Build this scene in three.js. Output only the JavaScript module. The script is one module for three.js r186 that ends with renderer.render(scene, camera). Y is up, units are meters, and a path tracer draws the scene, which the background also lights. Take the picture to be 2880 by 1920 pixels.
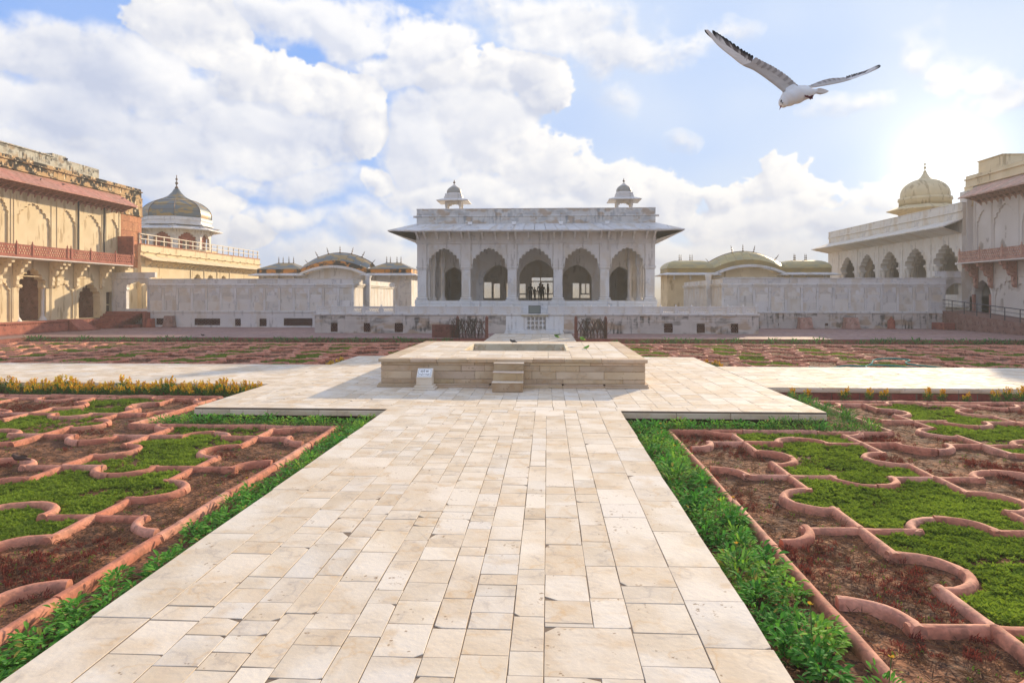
import * as THREE from 'three';
import { mergeGeometries, toCreasedNormals } from 'three/addons/utils/BufferGeometryUtils.js';
import { MarchingCubes } from 'three/addons/objects/MarchingCubes.js';
import { TextGeometry } from 'three/addons/geometries/TextGeometry.js';
import { FontLoader } from 'three/addons/loaders/FontLoader.js';

// ---------------------------------------------------------------- camera, sun, sky, exposure
const scene = new THREE.Scene();
const camera = new THREE.PerspectiveCamera(53.13, 1024 / 682, 0.1, 6000);
camera.position.set(1.18, 3.0, 0);
camera.rotation.set(0, 0.05204, 0);
camera.setViewOffset(1024, 682, 0, 44.8, 1024, 682);
const renderer = new THREE.WebGLRenderer({ antialias: true });
renderer.toneMapping = THREE.LinearToneMapping;
renderer.toneMappingExposure = 1.3;
renderer.shadowMap.enabled = true;
const SUN_AZ = 29.5, SUN_EL = 17;                       // degrees right of straight ahead, degrees up
const D2R = Math.PI / 180;
const sunDir = new THREE.Vector3(Math.sin(SUN_AZ * D2R) * Math.cos(SUN_EL * D2R), Math.sin(SUN_EL * D2R), -Math.cos(SUN_AZ * D2R) * Math.cos(SUN_EL * D2R));
const sun = new THREE.DirectionalLight(new THREE.Color().setRGB(1.0, 0.80, 0.55), 5.0);
sun.position.copy(sunDir).multiplyScalar(150).add(new THREE.Vector3(0, 0, -40));
sun.target.position.set(0, 0, -40);
sun.castShadow = true; sun.shadow.radius = 2; sun.shadow.mapSize.set(4096, 4096);
Object.assign(sun.shadow.camera, { left: -90, right: 90, top: 90, bottom: -90, near: 1, far: 400 });
scene.add(sun, sun.target);

// ---------------------------------------------------------------- noise
function mulberry(a) { return () => { a |= 0; a = a + 0x6D2B79F5 | 0; let t = Math.imul(a ^ a >>> 15, 1 | a); t = t + Math.imul(t ^ t >>> 7, 61 | t) ^ t; return ((t ^ t >>> 14) >>> 0) / 4294967296; }; }
const HT = new Float32Array(65536); { const r = mulberry(77); for (let i = 0; i < 65536; i++) HT[i] = r(); }
function vn(x, y, P = 256, Q = P) {                           // periodic value noise
  const ix = Math.floor(x), iy = Math.floor(y); let fx = x - ix, fy = y - iy;
  fx = fx * fx * fx * (fx * (fx * 6 - 15) + 10); fy = fy * fy * fy * (fy * (fy * 6 - 15) + 10);
  const x0 = ((ix % P) + P) % P, x1 = (x0 + 1) % P, y0 = ((iy % Q) + Q) % Q, y1 = (y0 + 1) % Q;
  const a = HT[(y0 << 8) + x0], b = HT[(y0 << 8) + x1], c = HT[(y1 << 8) + x0], d = HT[(y1 << 8) + x1];
  return a + (b - a) * fx + (c - a) * fy + (a - b - c + d) * fx * fy;
}
function sfbm(x, y, o) { let s = 0, a = 0.5, n = 0; for (let i = 0; i < o; i++) { s += a * vn(x + 100, y + 100); n += a; a *= 0.5; const t = x * 1.62 - y * 1.22; y = x * 1.22 + y * 1.62; x = t; } return s / n; }
function fbm(x, y, o = 5, P = 256, Q = P) { let s = 0, a = 0.5, n = 0; for (let i = 0; i < o; i++) { s += a * vn(x, y, Math.min(256, P), Math.min(256, Q)); n += a; a *= 0.5; x = x * 2 + 17.3 * (P > 255 ? 1 : 0); y = y * 2 + 9.1 * (P > 255 ? 1 : 0); P *= 2; Q *= 2; } return s / n; }
const lerp = (a, b, t) => a + (b - a) * t, clamp = (x, a = 0, b = 1) => Math.min(b, Math.max(a, x));
const sst = (a, b, x) => { const t = clamp((x - a) / (b - a)); return t * t * (3 - 2 * t); };

// ---------------------------------------------------------------- sky: air and clouds by direction (degrees right of -z, degrees up, half widths, softness)
const CLOUDS = [[-36, 9.5, 6, 2.2, 0.3], [-27.5, 7.2, 3.2, 1.8, 0.2], [-22, 6.2, 3, 1.2, 0.6], [-14, 5.5, 4, 1.6, 0.7], [-19, 9.5, 4, 1.6, 0.7], [-28.4,19.4,4.0,2.8,0],[-37.7,16.4,5.4,2.1,0.4],[-32.2,15.9,6.4,2.8,0.5],[-36.9,12.8,6.5,3.2,0.6],[-24.4,16.3,2.4,2.4,0],[-22.3,16.1,2.0,1.9,0],[-19.9,15.4,2.7,1.9,0],[-16.8,15.6,2.6,2.1,0],[-15.4,13.7,2.1,2.5,0],[-22.5,12.9,7.4,3.3,0.5],[-30.8,11.2,7.4,2.8,0.6],[-28.7,10.5,2.1,1.6,0.1],[-35.1,11.3,3.4,2.1,0.2],[-29.9,9.1,3.5,1.9,0.5],[-14.0,9.5,2.1,1.4,0.2],[-18.2,9.1,2.4,1.0,0.5],[-24.1,5.0,2.1,1.5,0.2],[-26.9,5.4,1.8,2.3,0.3],[-24.4,9.3,2.2,0.7,0.6],[-21.2,20.8,4.6,1.5,0.5],[-16.5,20.4,6.5,2.0,0.5],[-10.8,19.8,3.9,2.4,0.3],[-13.0,18.1,3.9,1.6,0.4],[-8.7,17.8,2.9,2.1,0],[-5.0,17.4,3.3,2.2,0],[-1.6,18.0,2.5,1.8,0],[-0.8,15.9,2.2,2.4,0],[-5.4,14.3,6.2,3.8,0.3],[-10.8,12.5,3.9,3.8,0.6],[-2.8,12.3,4.0,2.1,0.1],[-0.6,10.2,4.0,2.5,0.1],[-6.8,8.7,7.2,2.1,0.4],[4.8,8.7,4.7,1.9,0.1],[8.7,7.5,3.2,2.1,0.1],[2.6,6.6,9.3,2.2,0.4],[13.5,8.0,1.6,1.4,0],[18.4,8.6,2.9,1.8,0],[20.9,7.5,2.0,1.2,0.1],[16.2,5.9,6.5,2.2,0.3],[23.6,5.3,6.4,1.9,0.5],[25.3,7.4,1.7,1.6,0.2],[1.5,21.2,6.2,1.7,0.6],[5.9,19.6,4.3,1.3,0.5],[-0.6,22.5,5.8,1.2,0.6],[13.5,20.5,2.0,0.7,0.6],[11.8,19.9,1.4,0.5,0.7],[27.8,17.1,1.3,1.3,0.7],[29.9,14.7,2.3,1.1,0.4],[32.4,13.9,1.5,1.1,0.4],[28.9,16.1,1.6,0.9,0.5],[23.3,13.8,1.8,0.6,0.7],[10.8,12.9,1.0,0.6,0.7],[5.9,15.9,2.1,1.0,0.8],[-13.0,2.9,10.5,2.2,0.8],[12.1,3.6,10.1,1.8,0.7]];
function cloudField(az, el) {                          // > 0 inside a cloud, in degrees; second value softness
  let best = -9, soft = 0.5;
  const wx = (sfbm(az * 0.2 + 40, el * 0.24 + 7, 3) - 0.5) * 3, wy = (sfbm(az * 0.2 + 80, el * 0.24 + 31, 3) - 0.5) * 3;
  const X = az + wx, Y = el + wy;
  if (Math.abs(az) < 70) for (const [cx, cy, rx, ry, s] of CLOUDS) {
    const dx = (X - cx) / (rx * 1.03), dy = (Y - cy) / (ry * 1.03), q = dx * dx + dy * dy;
    if (q > 4) continue;
    const v = (1 - Math.sqrt(q)) * Math.min(rx, ry);
    if (v > best) { best = v; soft = s; }
  }
  if (Math.abs(az) > 44 || el > 26) {                  // the rest of the sky: the same kind of cloud
    const g = (sfbm(az * 0.05 + 3, el * 0.09 + 50, 5) - 0.42) * 22 * Math.max(sst(44, 56, Math.abs(az)), sst(26, 34, el));
    if (g > best) { best = g; soft = 0.5; }
  }
  let bil = 0, a = 1.0, bx0 = az * 0.36, by0 = el * 0.42;            // rounded lumps, turned at every scale so that no grid shows
  for (let i = 0; i < 6; i++) { const n = vn(bx0 + i * 19.7 + 60, by0 + i * 7.1 + 60); bil += a * (0.62 - 2.2 * (n - 0.5) * (n - 0.5) * 4 * 0.55 - (n < 0.5 ? 0.25 : 0)* (0.5 - n) * 2); a *= 0.58; const t = bx0 * 1.62 - by0 * 1.22; by0 = bx0 * 1.22 + by0 * 1.62; bx0 = t; }
  bil -= 0.62;
  return [best + bil * (0.9 - soft * 0.3) + 0.1, soft, bil];
}
{
  const W = 4096, H = 2048, data = new Float32Array(W * H * 4);
  const sunAz = 29.5, sunEl = 9.5;
  function air(az, el) {
    const e = Math.max(el, 0);
    if (el < -4) return [0.30, 0.27, 0.24];
    const ca = Math.sin(e * D2R) * Math.sin(sunEl * D2R) + Math.cos(e * D2R) * Math.cos(sunEl * D2R) * Math.cos((az - sunAz) * D2R);
    const ang = Math.acos(clamp(ca, -1, 1)) / D2R;
    const h = Math.exp(-e / 12), side = sst(62, 8, ang);
    let r = lerp(0.12, 0.40, h), g = lerp(0.33, 0.60, h), b = lerp(0.86, 0.94, h);
    r = lerp(r, r + 0.22, side); g = lerp(g, g + 0.19, side); b = lerp(b, b + 0.06, side);
    const veil = side * (0.22 + 0.45 * sfbm(az * 0.07, el * 0.12 + 90, 3)) + sst(8, 0, e) * 0.25 + 0.22 * sst(0.42, 0.70, sfbm(az * 0.06 + 7, el * 0.1 + 20, 3));
    r = lerp(r, 0.76, veil); g = lerp(g, 0.83, veil); b = lerp(b, 0.92, veil);
    const [d, soft, bil] = cloudField(az, el);
    const al = sst(-0.10 - soft * 0.9, 0.12 + soft * 1.7, d) * (1 - 0.18 * soft);
    if (al > 0) {
      const dl = cloudField(az + clamp((sunAz - az) / 6, -1, 1) * 0.55, el + 0.6)[0];
      const rim = clamp(0.48 + (d - dl) * 0.7) * Math.exp(-Math.max(d, 0) * 0.42);
      const n = sfbm(az * 0.17 + 5, el * 0.24 + 61, 4);
      const lit = clamp(0.13 + rim * 0.92 + (n - 0.5) * 1.25 + bil * 0.05 + side * 0.12 + 0.18 * sst(5, 14, e) - 0.06);
      r = lerp(r, lerp(0.55, 0.98, lit), al); g = lerp(g, lerp(0.60, 0.965, lit), al); b = lerp(b, lerp(0.74, 0.95, lit), al);
    }
    const gl = Math.exp(-ang / 1.9) * 1.7 + Math.exp(-ang / 10) * 0.08;
    return [(r + gl) * 0.85, (g + gl * 0.93) * 0.85, (b + gl * 0.70) * 0.85];
  }
  for (let j = 0; j < H; j += 4) for (let i = 0; i < W; i += 4) {          // fine where cloud edges can be seen, coarse elsewhere
    const el0 = ((j + 2) / H - 0.5) * 180; let az0 = ((i + 2) / W - 0.5) * 360 + 90; if (az0 > 180) az0 -= 360;
    const fine = Math.abs(az0) < 42 && el0 > -1 && el0 < 24, c0 = fine ? null : air(az0, el0);
    for (let y = 0; y < 4; y++) for (let x = 0; x < 4; x++) {
      const c = c0 || air(az0 + (x - 1.5) / W * 360, el0 + (y - 1.5) / H * 180), k = ((j + y) * W + i + x) * 4;
      data[k] = c[0]; data[k + 1] = c[1]; data[k + 2] = c[2]; data[k + 3] = 1;
    }
  }
  const t = new THREE.DataTexture(data, W, H, THREE.RGBAFormat, THREE.FloatType);
  t.mapping = THREE.EquirectangularReflectionMapping; t.magFilter = t.minFilter = THREE.LinearFilter; t.needsUpdate = true;
  scene.background = t; scene.environment = t;
}
scene.fog = new THREE.FogExp2(new THREE.Color().setRGB(0.95, 0.90, 0.76), 0.0014);   // thin warm morning haze

// ---------------------------------------------------------------- textures and materials
function tex(w, h, fn, mx = 1, my = 1, srgb = true) {  // fn(u, v) -> [r, g, b] 0..1 (display values); mx, my: metres that one repeat covers
  const d = new Uint8Array(w * h * 4);
  for (let j = 0; j < h; j++) for (let i = 0; i < w; i++) {
    const c = fn((i + 0.5) / w, (j + 0.5) / h), k = (j * w + i) * 4;
    d[k] = clamp(c[0]) * 255; d[k + 1] = clamp(c[1]) * 255; d[k + 2] = clamp(c[2]) * 255; d[k + 3] = 255;
  }
  const t = new THREE.DataTexture(d, w, h); t.wrapS = t.wrapT = THREE.RepeatWrapping;
  t.magFilter = THREE.LinearFilter; t.minFilter = THREE.LinearMipmapLinearFilter; t.generateMipmaps = true;
  if (srgb) t.colorSpace = THREE.SRGBColorSpace; t.repeat.set(1 / mx, 1 / my); t.needsUpdate = true; return t;
}
const mix3 = (a, b, t) => [lerp(a[0], b[0], t), lerp(a[1], b[1], t), lerp(a[2], b[2], t)];
function veins(u, v, f, s) { const w = (fbm(u * f + s, v * f + s, 5, f) - 0.5) * 2.4; return Math.pow(1 - Math.abs(Math.sin((u * 2 + v + w) * Math.PI)), 7); }
function std(o) { return new THREE.MeshStandardMaterial({ roughness: 0.8, vertexColors: true, ...o }); }
const L = (r, g, b) => new THREE.Color().setRGB(r, g, b);
const grey = (f) => (u, v) => { const x = f(u, v); return [x, x, x]; };
const pavingMap = tex(1024, 1024, (u, v) => {
  const n = fbm(u * 4, v * 4, 6, 4), m = fbm(u * 16 + 3, v * 16, 5, 16);
  let c = mix3([0.97, 0.955, 0.93], [0.91, 0.87, 0.81], sst(0.3, 0.7, n));
  c = mix3(c, [0.84, 0.72, 0.57], 0.36 * sst(0.55, 0.75, fbm(u * 3 + 9, v * 6, 6, 3, 6)) * sst(0.4, 0.65, m));
  c = mix3(c, [0.70, 0.68, 0.68], 0.40 * veins(u, v, 5, 2) * sst(0.35, 0.6, n)); c = mix3(c, [0.86, 0.71, 0.52], 0.35 * veins(v, u, 6, 4) * sst(0.45, 0.62, fbm(u * 4 + 8, v * 4, 3, 4)));
  c = mix3(c, [0.50, 0.40, 0.31], 0.6 * sst(0.72, 0.82, fbm(u * 60, v * 60, 5, 60)) * sst(0.60, 0.70, fbm(u * 7 + 4, v * 7, 4, 7)));
  return c;
}, 3, 3);
const pavingRough = tex(512, 512, grey((u, v) => 0.62 + 0.38 * fbm(u * 12, v * 12, 5, 12)), 3, 3, false);
const pavingBump = tex(512, 512, grey((u, v) => 0.5 * fbm(u * 10, v * 10, 6, 10) + 0.5 * fbm(u * 64, v * 64, 3, 64)), 3, 3, false);
const M = {};
M.paving = new THREE.MeshPhysicalMaterial({ vertexColors: true, specularIntensity: 0.4, map: pavingMap, roughnessMap: pavingRough, roughness: 1, bumpMap: pavingBump, bumpScale: 0.006, color: L(0.85, 0.79, 0.70) });
M.joint = std({ color: L(0.20, 0.145, 0.10), roughness: 1 });
const wallMarble = tex(1024, 1024, (u, v) => {
  const n = fbm(u * 5, v * 5, 6, 5);
  let c = mix3([0.97, 0.965, 0.96], [0.90, 0.89, 0.88], n);
  c = mix3(c, [0.66, 0.68, 0.72], 0.5 * veins(u, v, 4, 6) * sst(0.42, 0.6, n));
  c = mix3(c, [0.85, 0.78, 0.68], 0.45 * sst(0.5, 0.72, fbm(u * 6 + 2, v * 3, 5, 6, 3)));
  c = mix3(c, [0.55, 0.52, 0.50], 0.35 * sst(0.60, 0.78, fbm(u * 24, v * 3 + 7, 4, 24, 3)) * sst(0.45, 0.7, fbm(u * 7, v * 7, 4, 7)));
  return c;
}, 6, 6);
M.marble = std({ map: wallMarble, color: L(0.80, 0.78, 0.75), roughness: 0.62 });
M.marbleSmooth = std({ map: wallMarble, color: L(0.80, 0.80, 0.79), roughness: 0.45 });
// old marble with black drips under its ledge
function stained(base, dark, amt, mx, my) {
  return tex(1024, 512, (u, v) => {
    let c = mix3(base, base.map(x => x * 0.86), fbm(u * 16, v * 6, 5, 16, 6));
    const zone = sst(0.42, 0.66, fbm(u * 9 + 2, v * 2, 4, 9, 2)), drip = fbm(u * 90 + 3, v * 3, 4, 90, 3), blot = fbm(u * 26 + 7, v * 10, 6, 26, 10);
    c = mix3(c, dark, amt * zone * sst(0.45, 0.72, drip * 0.6 + blot * 0.4) * 1.1);
    c = mix3(c, dark, amt * 0.45 * sst(0.58, 0.76, fbm(u * 12 + 4, v * 7, 6, 12, 7)));
    c = mix3(c, [0.72, 0.58, 0.44], 0.5 * sst(0.52, 0.75, fbm(u * 14 + 1, v * 7 + 2, 4, 14, 7)));
    return c;
  }, mx, my);
}
M.terrace = std({ map: stained([0.93, 0.90, 0.87], [0.30, 0.29, 0.28], 0.8, 14, 3.5), color: L(0.76, 0.72, 0.68), roughness: 0.75 });
M.parapet = std({ map: stained([0.95, 0.95, 0.94], [0.50, 0.54, 0.58], 0.6, 9, 3), color: L(0.78, 0.77, 0.76), roughness: 0.75 });
M.chajja = std({ map: wallMarble, color: L(0.79, 0.79, 0.79), roughness: 0.5 });
const sandGrain = (a, b, s) => (u, v) => { const wear = 0.5 * sst(0.6, 0.72, fbm(u * 5 + s * 2, v * 5 + 6, 5, 5)); const n = fbm(u * 6 + s, v * 6, 6, 6), m = fbm(u * 40, v * 40, 3, 40); let c = mix3(a, b, n); c = mix3(c, a.map(x => x * 0.6), 0.5 * sst(0.58, 0.8, fbm(u * 10 + s, v * 10 + 3, 5, 10))); c = mix3(c, [1, 0.97, 0.94], wear); return c.map(x => x * (0.9 + 0.2 * m)); };
M.red = std({ map: tex(512, 512, sandGrain([0.95, 0.86, 0.84], [0.80, 0.66, 0.62], 1), 2, 2), color: L(0.50, 0.20, 0.14), roughness: 0.85, bumpMap: pavingBump, bumpScale: 0.01 });
M.redShade = std({ map: M.red.map, color: L(0.40, 0.17, 0.13), roughness: 0.85 });  // darker copy of the red sandstone, with shade put into its colour
M.edging = [0, 1, 2, 3, 4].map(i => std({ map: tex(512, 512, sandGrain([0.98, 0.93, 0.90], [0.82, 0.70, 0.66], 3 + i * 5), 1.2, 1.2), color: L(...[[0.73, 0.355, 0.235], [0.76, 0.39, 0.265], [0.68, 0.30, 0.19], [0.78, 0.43, 0.31], [0.66, 0.30, 0.195]][i]), roughness: 0.85, bumpMap: pavingBump, bumpScale: 0.008 }));
M.orangeStone = std({ map: M.red.map, color: L(0.66, 0.36, 0.18), roughness: 0.85 });
M.cream = std({ map: tex(1024, 1024, (u, v) => { let c = mix3([0.98, 0.95, 0.88], [0.88, 0.84, 0.74], fbm(u * 6, v * 6, 6, 6)); c = mix3(c, [0.66, 0.58, 0.46], 0.6 * sst(0.6, 0.8, fbm(u * 20, v * 5, 5, 20, 5))); return c; }, 7, 7), color: L(0.88, 0.78, 0.61), roughness: 0.85 });
M.whiteStucco = std({ map: tex(1024, 1024, (u, v) => { let c = mix3([0.97, 0.96, 0.95], [0.88, 0.86, 0.84], fbm(u * 6, v * 6, 6, 6)); c = mix3(c, [0.58, 0.53, 0.48], 0.6 * sst(0.62, 0.74, fbm(u * 9 + 4, v * 7, 6, 9, 7)) * sst(0.45, 0.6, fbm(u * 3, v * 3, 3, 3))); return c; }, 9, 9), color: L(0.84, 0.80, 0.74), roughness: 0.85 });
M.mould = std({ map: tex(1024, 512, (u, v) => {
  let c = mix3([0.86, 0.74, 0.52], [0.68, 0.52, 0.38], fbm(u * 16, v * 6, 5, 16, 6));
  c = mix3(c, [0.13, 0.11, 0.10], sst(0.46, 0.58, fbm(u * 14, v * 6, 6, 14, 6) * 0.65 + fbm(u * 50, v * 5 + 4, 4, 50, 5) * 0.35));
  c = mix3(c, [0.95, 0.90, 0.76], 0.8 * sst(0.66, 0.72, fbm(u * 30 + 5, v * 10 + 5, 5, 30, 10))); return c;
}, 8, 4), color: L(0.9, 0.9, 0.9), roughness: 0.95 });
M.tankStain = std({ map: stained([0.92, 0.91, 0.86], [0.16, 0.16, 0.18], 1, 6, 2.4), color: L(0.72, 0.70, 0.64), roughness: 0.9 });
M.roofTile = std({ map: M.red.map, color: L(0.58, 0.36, 0.30), roughness: 0.8 });
M.gilt = std({ map: tex(512, 256, (u, v) => mix3([0.95, 0.66, 0.30], [0.22, 0.19, 0.16], sst(0.38, 0.66, fbm(u * 16, v * 4, 5, 16, 4))), 9, 2.5), color: L(0.62, 0.55, 0.42), roughness: 0.55, metalness: 0.25 });
M.copper = std({ map: tex(512, 512, (u, v) => mix3([0.62, 0.66, 0.68], [0.98, 0.79, 0.50], sst(0.43, 0.63, fbm(u * 5, v * 9, 5, 5, 9))), 5, 5), color: L(0.36, 0.38, 0.38), roughness: 0.42, metalness: 0.35 });
M.giltPale = std({ map: tex(512, 512, (u, v) => mix3([0.92, 0.84, 0.58], [0.66, 0.66, 0.60], fbm(u * 5, v * 8, 5, 5, 8)), 5, 5), color: L(0.74, 0.68, 0.52), roughness: 0.5, metalness: 0.15 });
M.plain = std({ color: L(0.5, 0.5, 0.5) });
const flat = (r, g, b, rough = 0.8, o = {}) => std({ color: L(r, g, b), roughness: rough, ...o });
M.wood = flat(0.10, 0.055, 0.04, 0.7); M.dark = flat(0.03, 0.03, 0.035, 0.8); M.inside = M.marble;
M.finial = flat(0.16, 0.11, 0.08, 0.45, { metalness: 0.5 }); M.iron = flat(0.06, 0.055, 0.06, 0.5);

// ---------------------------------------------------------------- geometry helpers
function norm(g, color, uvx = 0, uvy = 0, keepUv = false) {       // non-indexed, uv in metres by facing, one colour
  if (g.index) g = g.toNonIndexed();
  const p = g.attributes.position, n = p.count;
  if (!g.attributes.normal) g.computeVertexNormals();
  if (!keepUv) {
    const uv = new Float32Array(n * 2), a = new THREE.Vector3(), b = new THREE.Vector3(), c = new THREE.Vector3();
    for (let i = 0; i < n; i += 3) {
      a.fromBufferAttribute(p, i); b.fromBufferAttribute(p, i + 1).sub(a); c.fromBufferAttribute(p, i + 2).sub(a); b.cross(c);
      const ax = Math.abs(b.x), ay = Math.abs(b.y), az = Math.abs(b.z);
      for (let k = 0; k < 3; k++) {
        const x = p.getX(i + k), y = p.getY(i + k), z = p.getZ(i + k);
        let u, v; if (ay >= ax && ay >= az) { u = x; v = z; } else if (ax >= az) { u = z; v = y; } else { u = x; v = y; }
        uv[(i + k) * 2] = u + uvx; uv[(i + k) * 2 + 1] = v + uvy;
      }
    }
    g.setAttribute('uv', new THREE.BufferAttribute(uv, 2));
  }
  if (!g.attributes.color || color) {
    const c = color || [1, 1, 1], col = new Float32Array(n * 3);
    for (let i = 0; i < n; i++) { col[i * 3] = c[0]; col[i * 3 + 1] = c[1]; col[i * 3 + 2] = c[2]; }
    g.setAttribute('color', new THREE.BufferAttribute(col, 3));
  }
  for (const k of Object.keys(g.attributes)) if (!['position', 'normal', 'uv', 'color'].includes(k)) g.deleteAttribute(k);
  return g;
}
const mg = (list) => mergeGeometries(list.map(g => norm(g)));
function tri(verts, faces, flatN = true) {                        // faces: quads or triangles of vertex numbers
  const pos = [];
  for (const f of faces) { const q = f.length === 4 ? [f[0], f[1], f[2], f[0], f[2], f[3]] : f; for (const i of q) pos.push(...verts[i]); }
  const g = new THREE.BufferGeometry(); g.setAttribute('position', new THREE.Float32BufferAttribute(pos, 3)); g.computeVertexNormals(); return g;
}
function bx(w, h, d, x = 0, y = 0, z = 0) { return new THREE.BoxGeometry(w, h, d).translate(x, y, z); }       // centre
function bb(x0, x1, y0, y1, z0, z1) { return bx(Math.abs(x1 - x0), Math.abs(y1 - y0), Math.abs(z1 - z0), (x0 + x1) / 2, (y0 + y1) / 2, (z0 + z1) / 2); }
function cb(x0, x1, y0, y1, z0, z1, c = 0.02) {                   // box with chamfered edges
  if (x0 > x1) [x0, x1] = [x1, x0]; if (y0 > y1) [y0, y1] = [y1, y0]; if (z0 > z1) [z0, z1] = [z1, z0];
  const lo = [x0, y0, z0], hi = [x1, y1, z1], ce = [(x0 + x1) / 2, (y0 + y1) / 2, (z0 + z1) / 2], pos = [];
  c = Math.min(c, (x1 - x0) / 2.5, (y1 - y0) / 2.5, (z1 - z0) / 2.5);
  const P = (s, a) => [0, 1, 2].map(i => i === a ? (s[i] > 0 ? hi[i] : lo[i]) : (s[i] > 0 ? hi[i] - c : lo[i] + c));
  const A = new THREE.Vector3(), B = new THREE.Vector3(), C = new THREE.Vector3();
  const T = (p, q, r) => { A.fromArray(p); B.fromArray(q).sub(A); C.fromArray(r).sub(A); B.cross(C); C.set((p[0] + q[0] + r[0]) / 3 - ce[0], (p[1] + q[1] + r[1]) / 3 - ce[1], (p[2] + q[2] + r[2]) / 3 - ce[2]); if (B.dot(C) >= 0) pos.push(...p, ...q, ...r); else pos.push(...p, ...r, ...q); };
  const Q = (a, b, d, e) => { T(a, b, d); T(a, d, e); };
  for (let a = 0; a < 3; a++) { const b = (a + 1) % 3, d = (a + 2) % 3; for (const s of [-1, 1]) { const v = (i, j) => { const q = [0, 0, 0]; q[a] = s; q[b] = i; q[d] = j; return P(q, a); }; Q(v(-1, -1), v(1, -1), v(1, 1), v(-1, 1)); for (const t of [-1, 1]) { const w = (j, ax) => { const q = [0, 0, 0]; q[a] = s; q[b] = t; q[d] = j; return P(q, ax); }; Q(w(-1, a), w(1, a), w(1, b), w(-1, b)); } } }
  for (const i of [-1, 1]) for (const j of [-1, 1]) for (const k of [-1, 1]) T(P([i, j, k], 0), P([i, j, k], 1), P([i, j, k], 2));
  const g = new THREE.BufferGeometry(); g.setAttribute('position', new THREE.Float32BufferAttribute(pos, 3)); g.computeVertexNormals(); return g;
}
const shp = (pts) => new THREE.Shape(pts.map(p => new THREE.Vector2(p[0], p[1])));
function ext(pts, d, z0 = 0, holes = [], bev = 0) {               // outline in x, y pushed along z from z0 to z0 + d
  const s = shp(pts); for (const h of holes) s.holes.push(new THREE.Path(h.map(p => new THREE.Vector2(p[0], p[1]))));
  const g = new THREE.ExtrudeGeometry(s, { depth: d - 2 * bev, bevelEnabled: bev > 0, bevelThickness: bev, bevelSize: bev, bevelOffset: -bev, bevelSegments: 1, curveSegments: 6 });
  return g.translate(0, 0, z0 + bev);
}
const rect = (x0, x1, y0, y1) => [[x0, y0], [x1, y0], [x1, y1], [x0, y1]];
const lathe = (pts, seg = 24) => new THREE.LatheGeometry(pts.map(p => new THREE.Vector2(p[0], p[1])), seg);
function tube(pts, r, seg = 24, rs = 6) { return new THREE.TubeGeometry(new THREE.CatmullRomCurve3(pts.map(p => new THREE.Vector3(...p))), seg, r, rs); }
function bar(a, b, r, rs = 6) { return new THREE.TubeGeometry(new THREE.LineCurve3(new THREE.Vector3(...a), new THREE.Vector3(...b)), 1, r, rs); }
function cusped(cx, w, y0, spring, top, n = 4, grow = 0) {         // many-lobed arch outline, left foot round to right foot
  const hw = w / 2, cus = [];
  for (let k = 0; k <= n; k++) { const t = 1 - k / (n + 0.62); cus.push([-hw * 0.93 * t, spring + (top - spring) * 0.95 * (1 - Math.pow(t, 1.5))]); }
  const half = [[-hw, y0], [-hw, spring - w * 0.10], [-hw * 0.975, spring - w * 0.045]];
  for (let k = 0; k <= n; k++) {
    const A = cus[k], B = k < n ? cus[k + 1] : [0, top], dx = B[0] - A[0], dy = B[1] - A[1];
    half.push(A);
    for (const s of [0.15, 0.38, 0.62, 0.85]) { const o = (k < n ? 0.42 : 0.25) * Math.pow(Math.sin(Math.PI * s), 0.7); half.push([A[0] + dx * s - dy * o, A[1] + dy * s + dx * o]); }
  }
  const pts = [...half, [0, top], ...half.slice().reverse().map(p => [-p[0], p[1]])];
  return pts.map(p => [cx + p[0], p[1]]);
}
function pointed(cx, w, y0, spring, top, n = 8) {                  // plain pointed arch outline
  const hw = w / 2, half = [[-hw, y0]];
  for (let k = 0; k <= n; k++) { const t = k / n * Math.PI / 2; half.push([-hw * Math.cos(t) * (1 - 0.06 * Math.sin(2 * t)), spring + (top - spring) * (Math.sin(t) * 0.9 + 0.1 * Math.pow(t / (Math.PI / 2), 4))]); }
  return [...half, ...half.slice(0, -1).reverse().map(p => [-p[0], p[1]])].map(p => [cx + p[0], p[1]]);
}
function jali(w, h, t, cell, margin = 0.05, sides = 6) {           // pierced screen: w wide, h high, base at 0, centred
  const holes = [], r = cell * 0.36, nx = Math.max(1, Math.floor((w - 2 * margin) / cell)), ny = Math.max(1, Math.floor((h - 2 * margin) / (cell * 0.87)));
  const cx = (w - 2 * margin) / nx, cy = (h - 2 * margin) / ny;
  for (let j = 0; j < ny; j++) for (let i = 0; i < nx - (j % 2); i++) {
    const x = -w / 2 + margin + cx * (i + 0.5 + (j % 2) * 0.5), y = margin + cy * (j + 0.5), q = [];
    for (let k = 0; k < sides; k++) { const a = (k + 0.5) / sides * Math.PI * 2; q.push([x + Math.cos(a) * r, y + Math.sin(a) * r]); }
    holes.push(q);
  }
  return ext(rect(-w / 2, w / 2, 0, h), t, -t / 2, holes);
}
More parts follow.
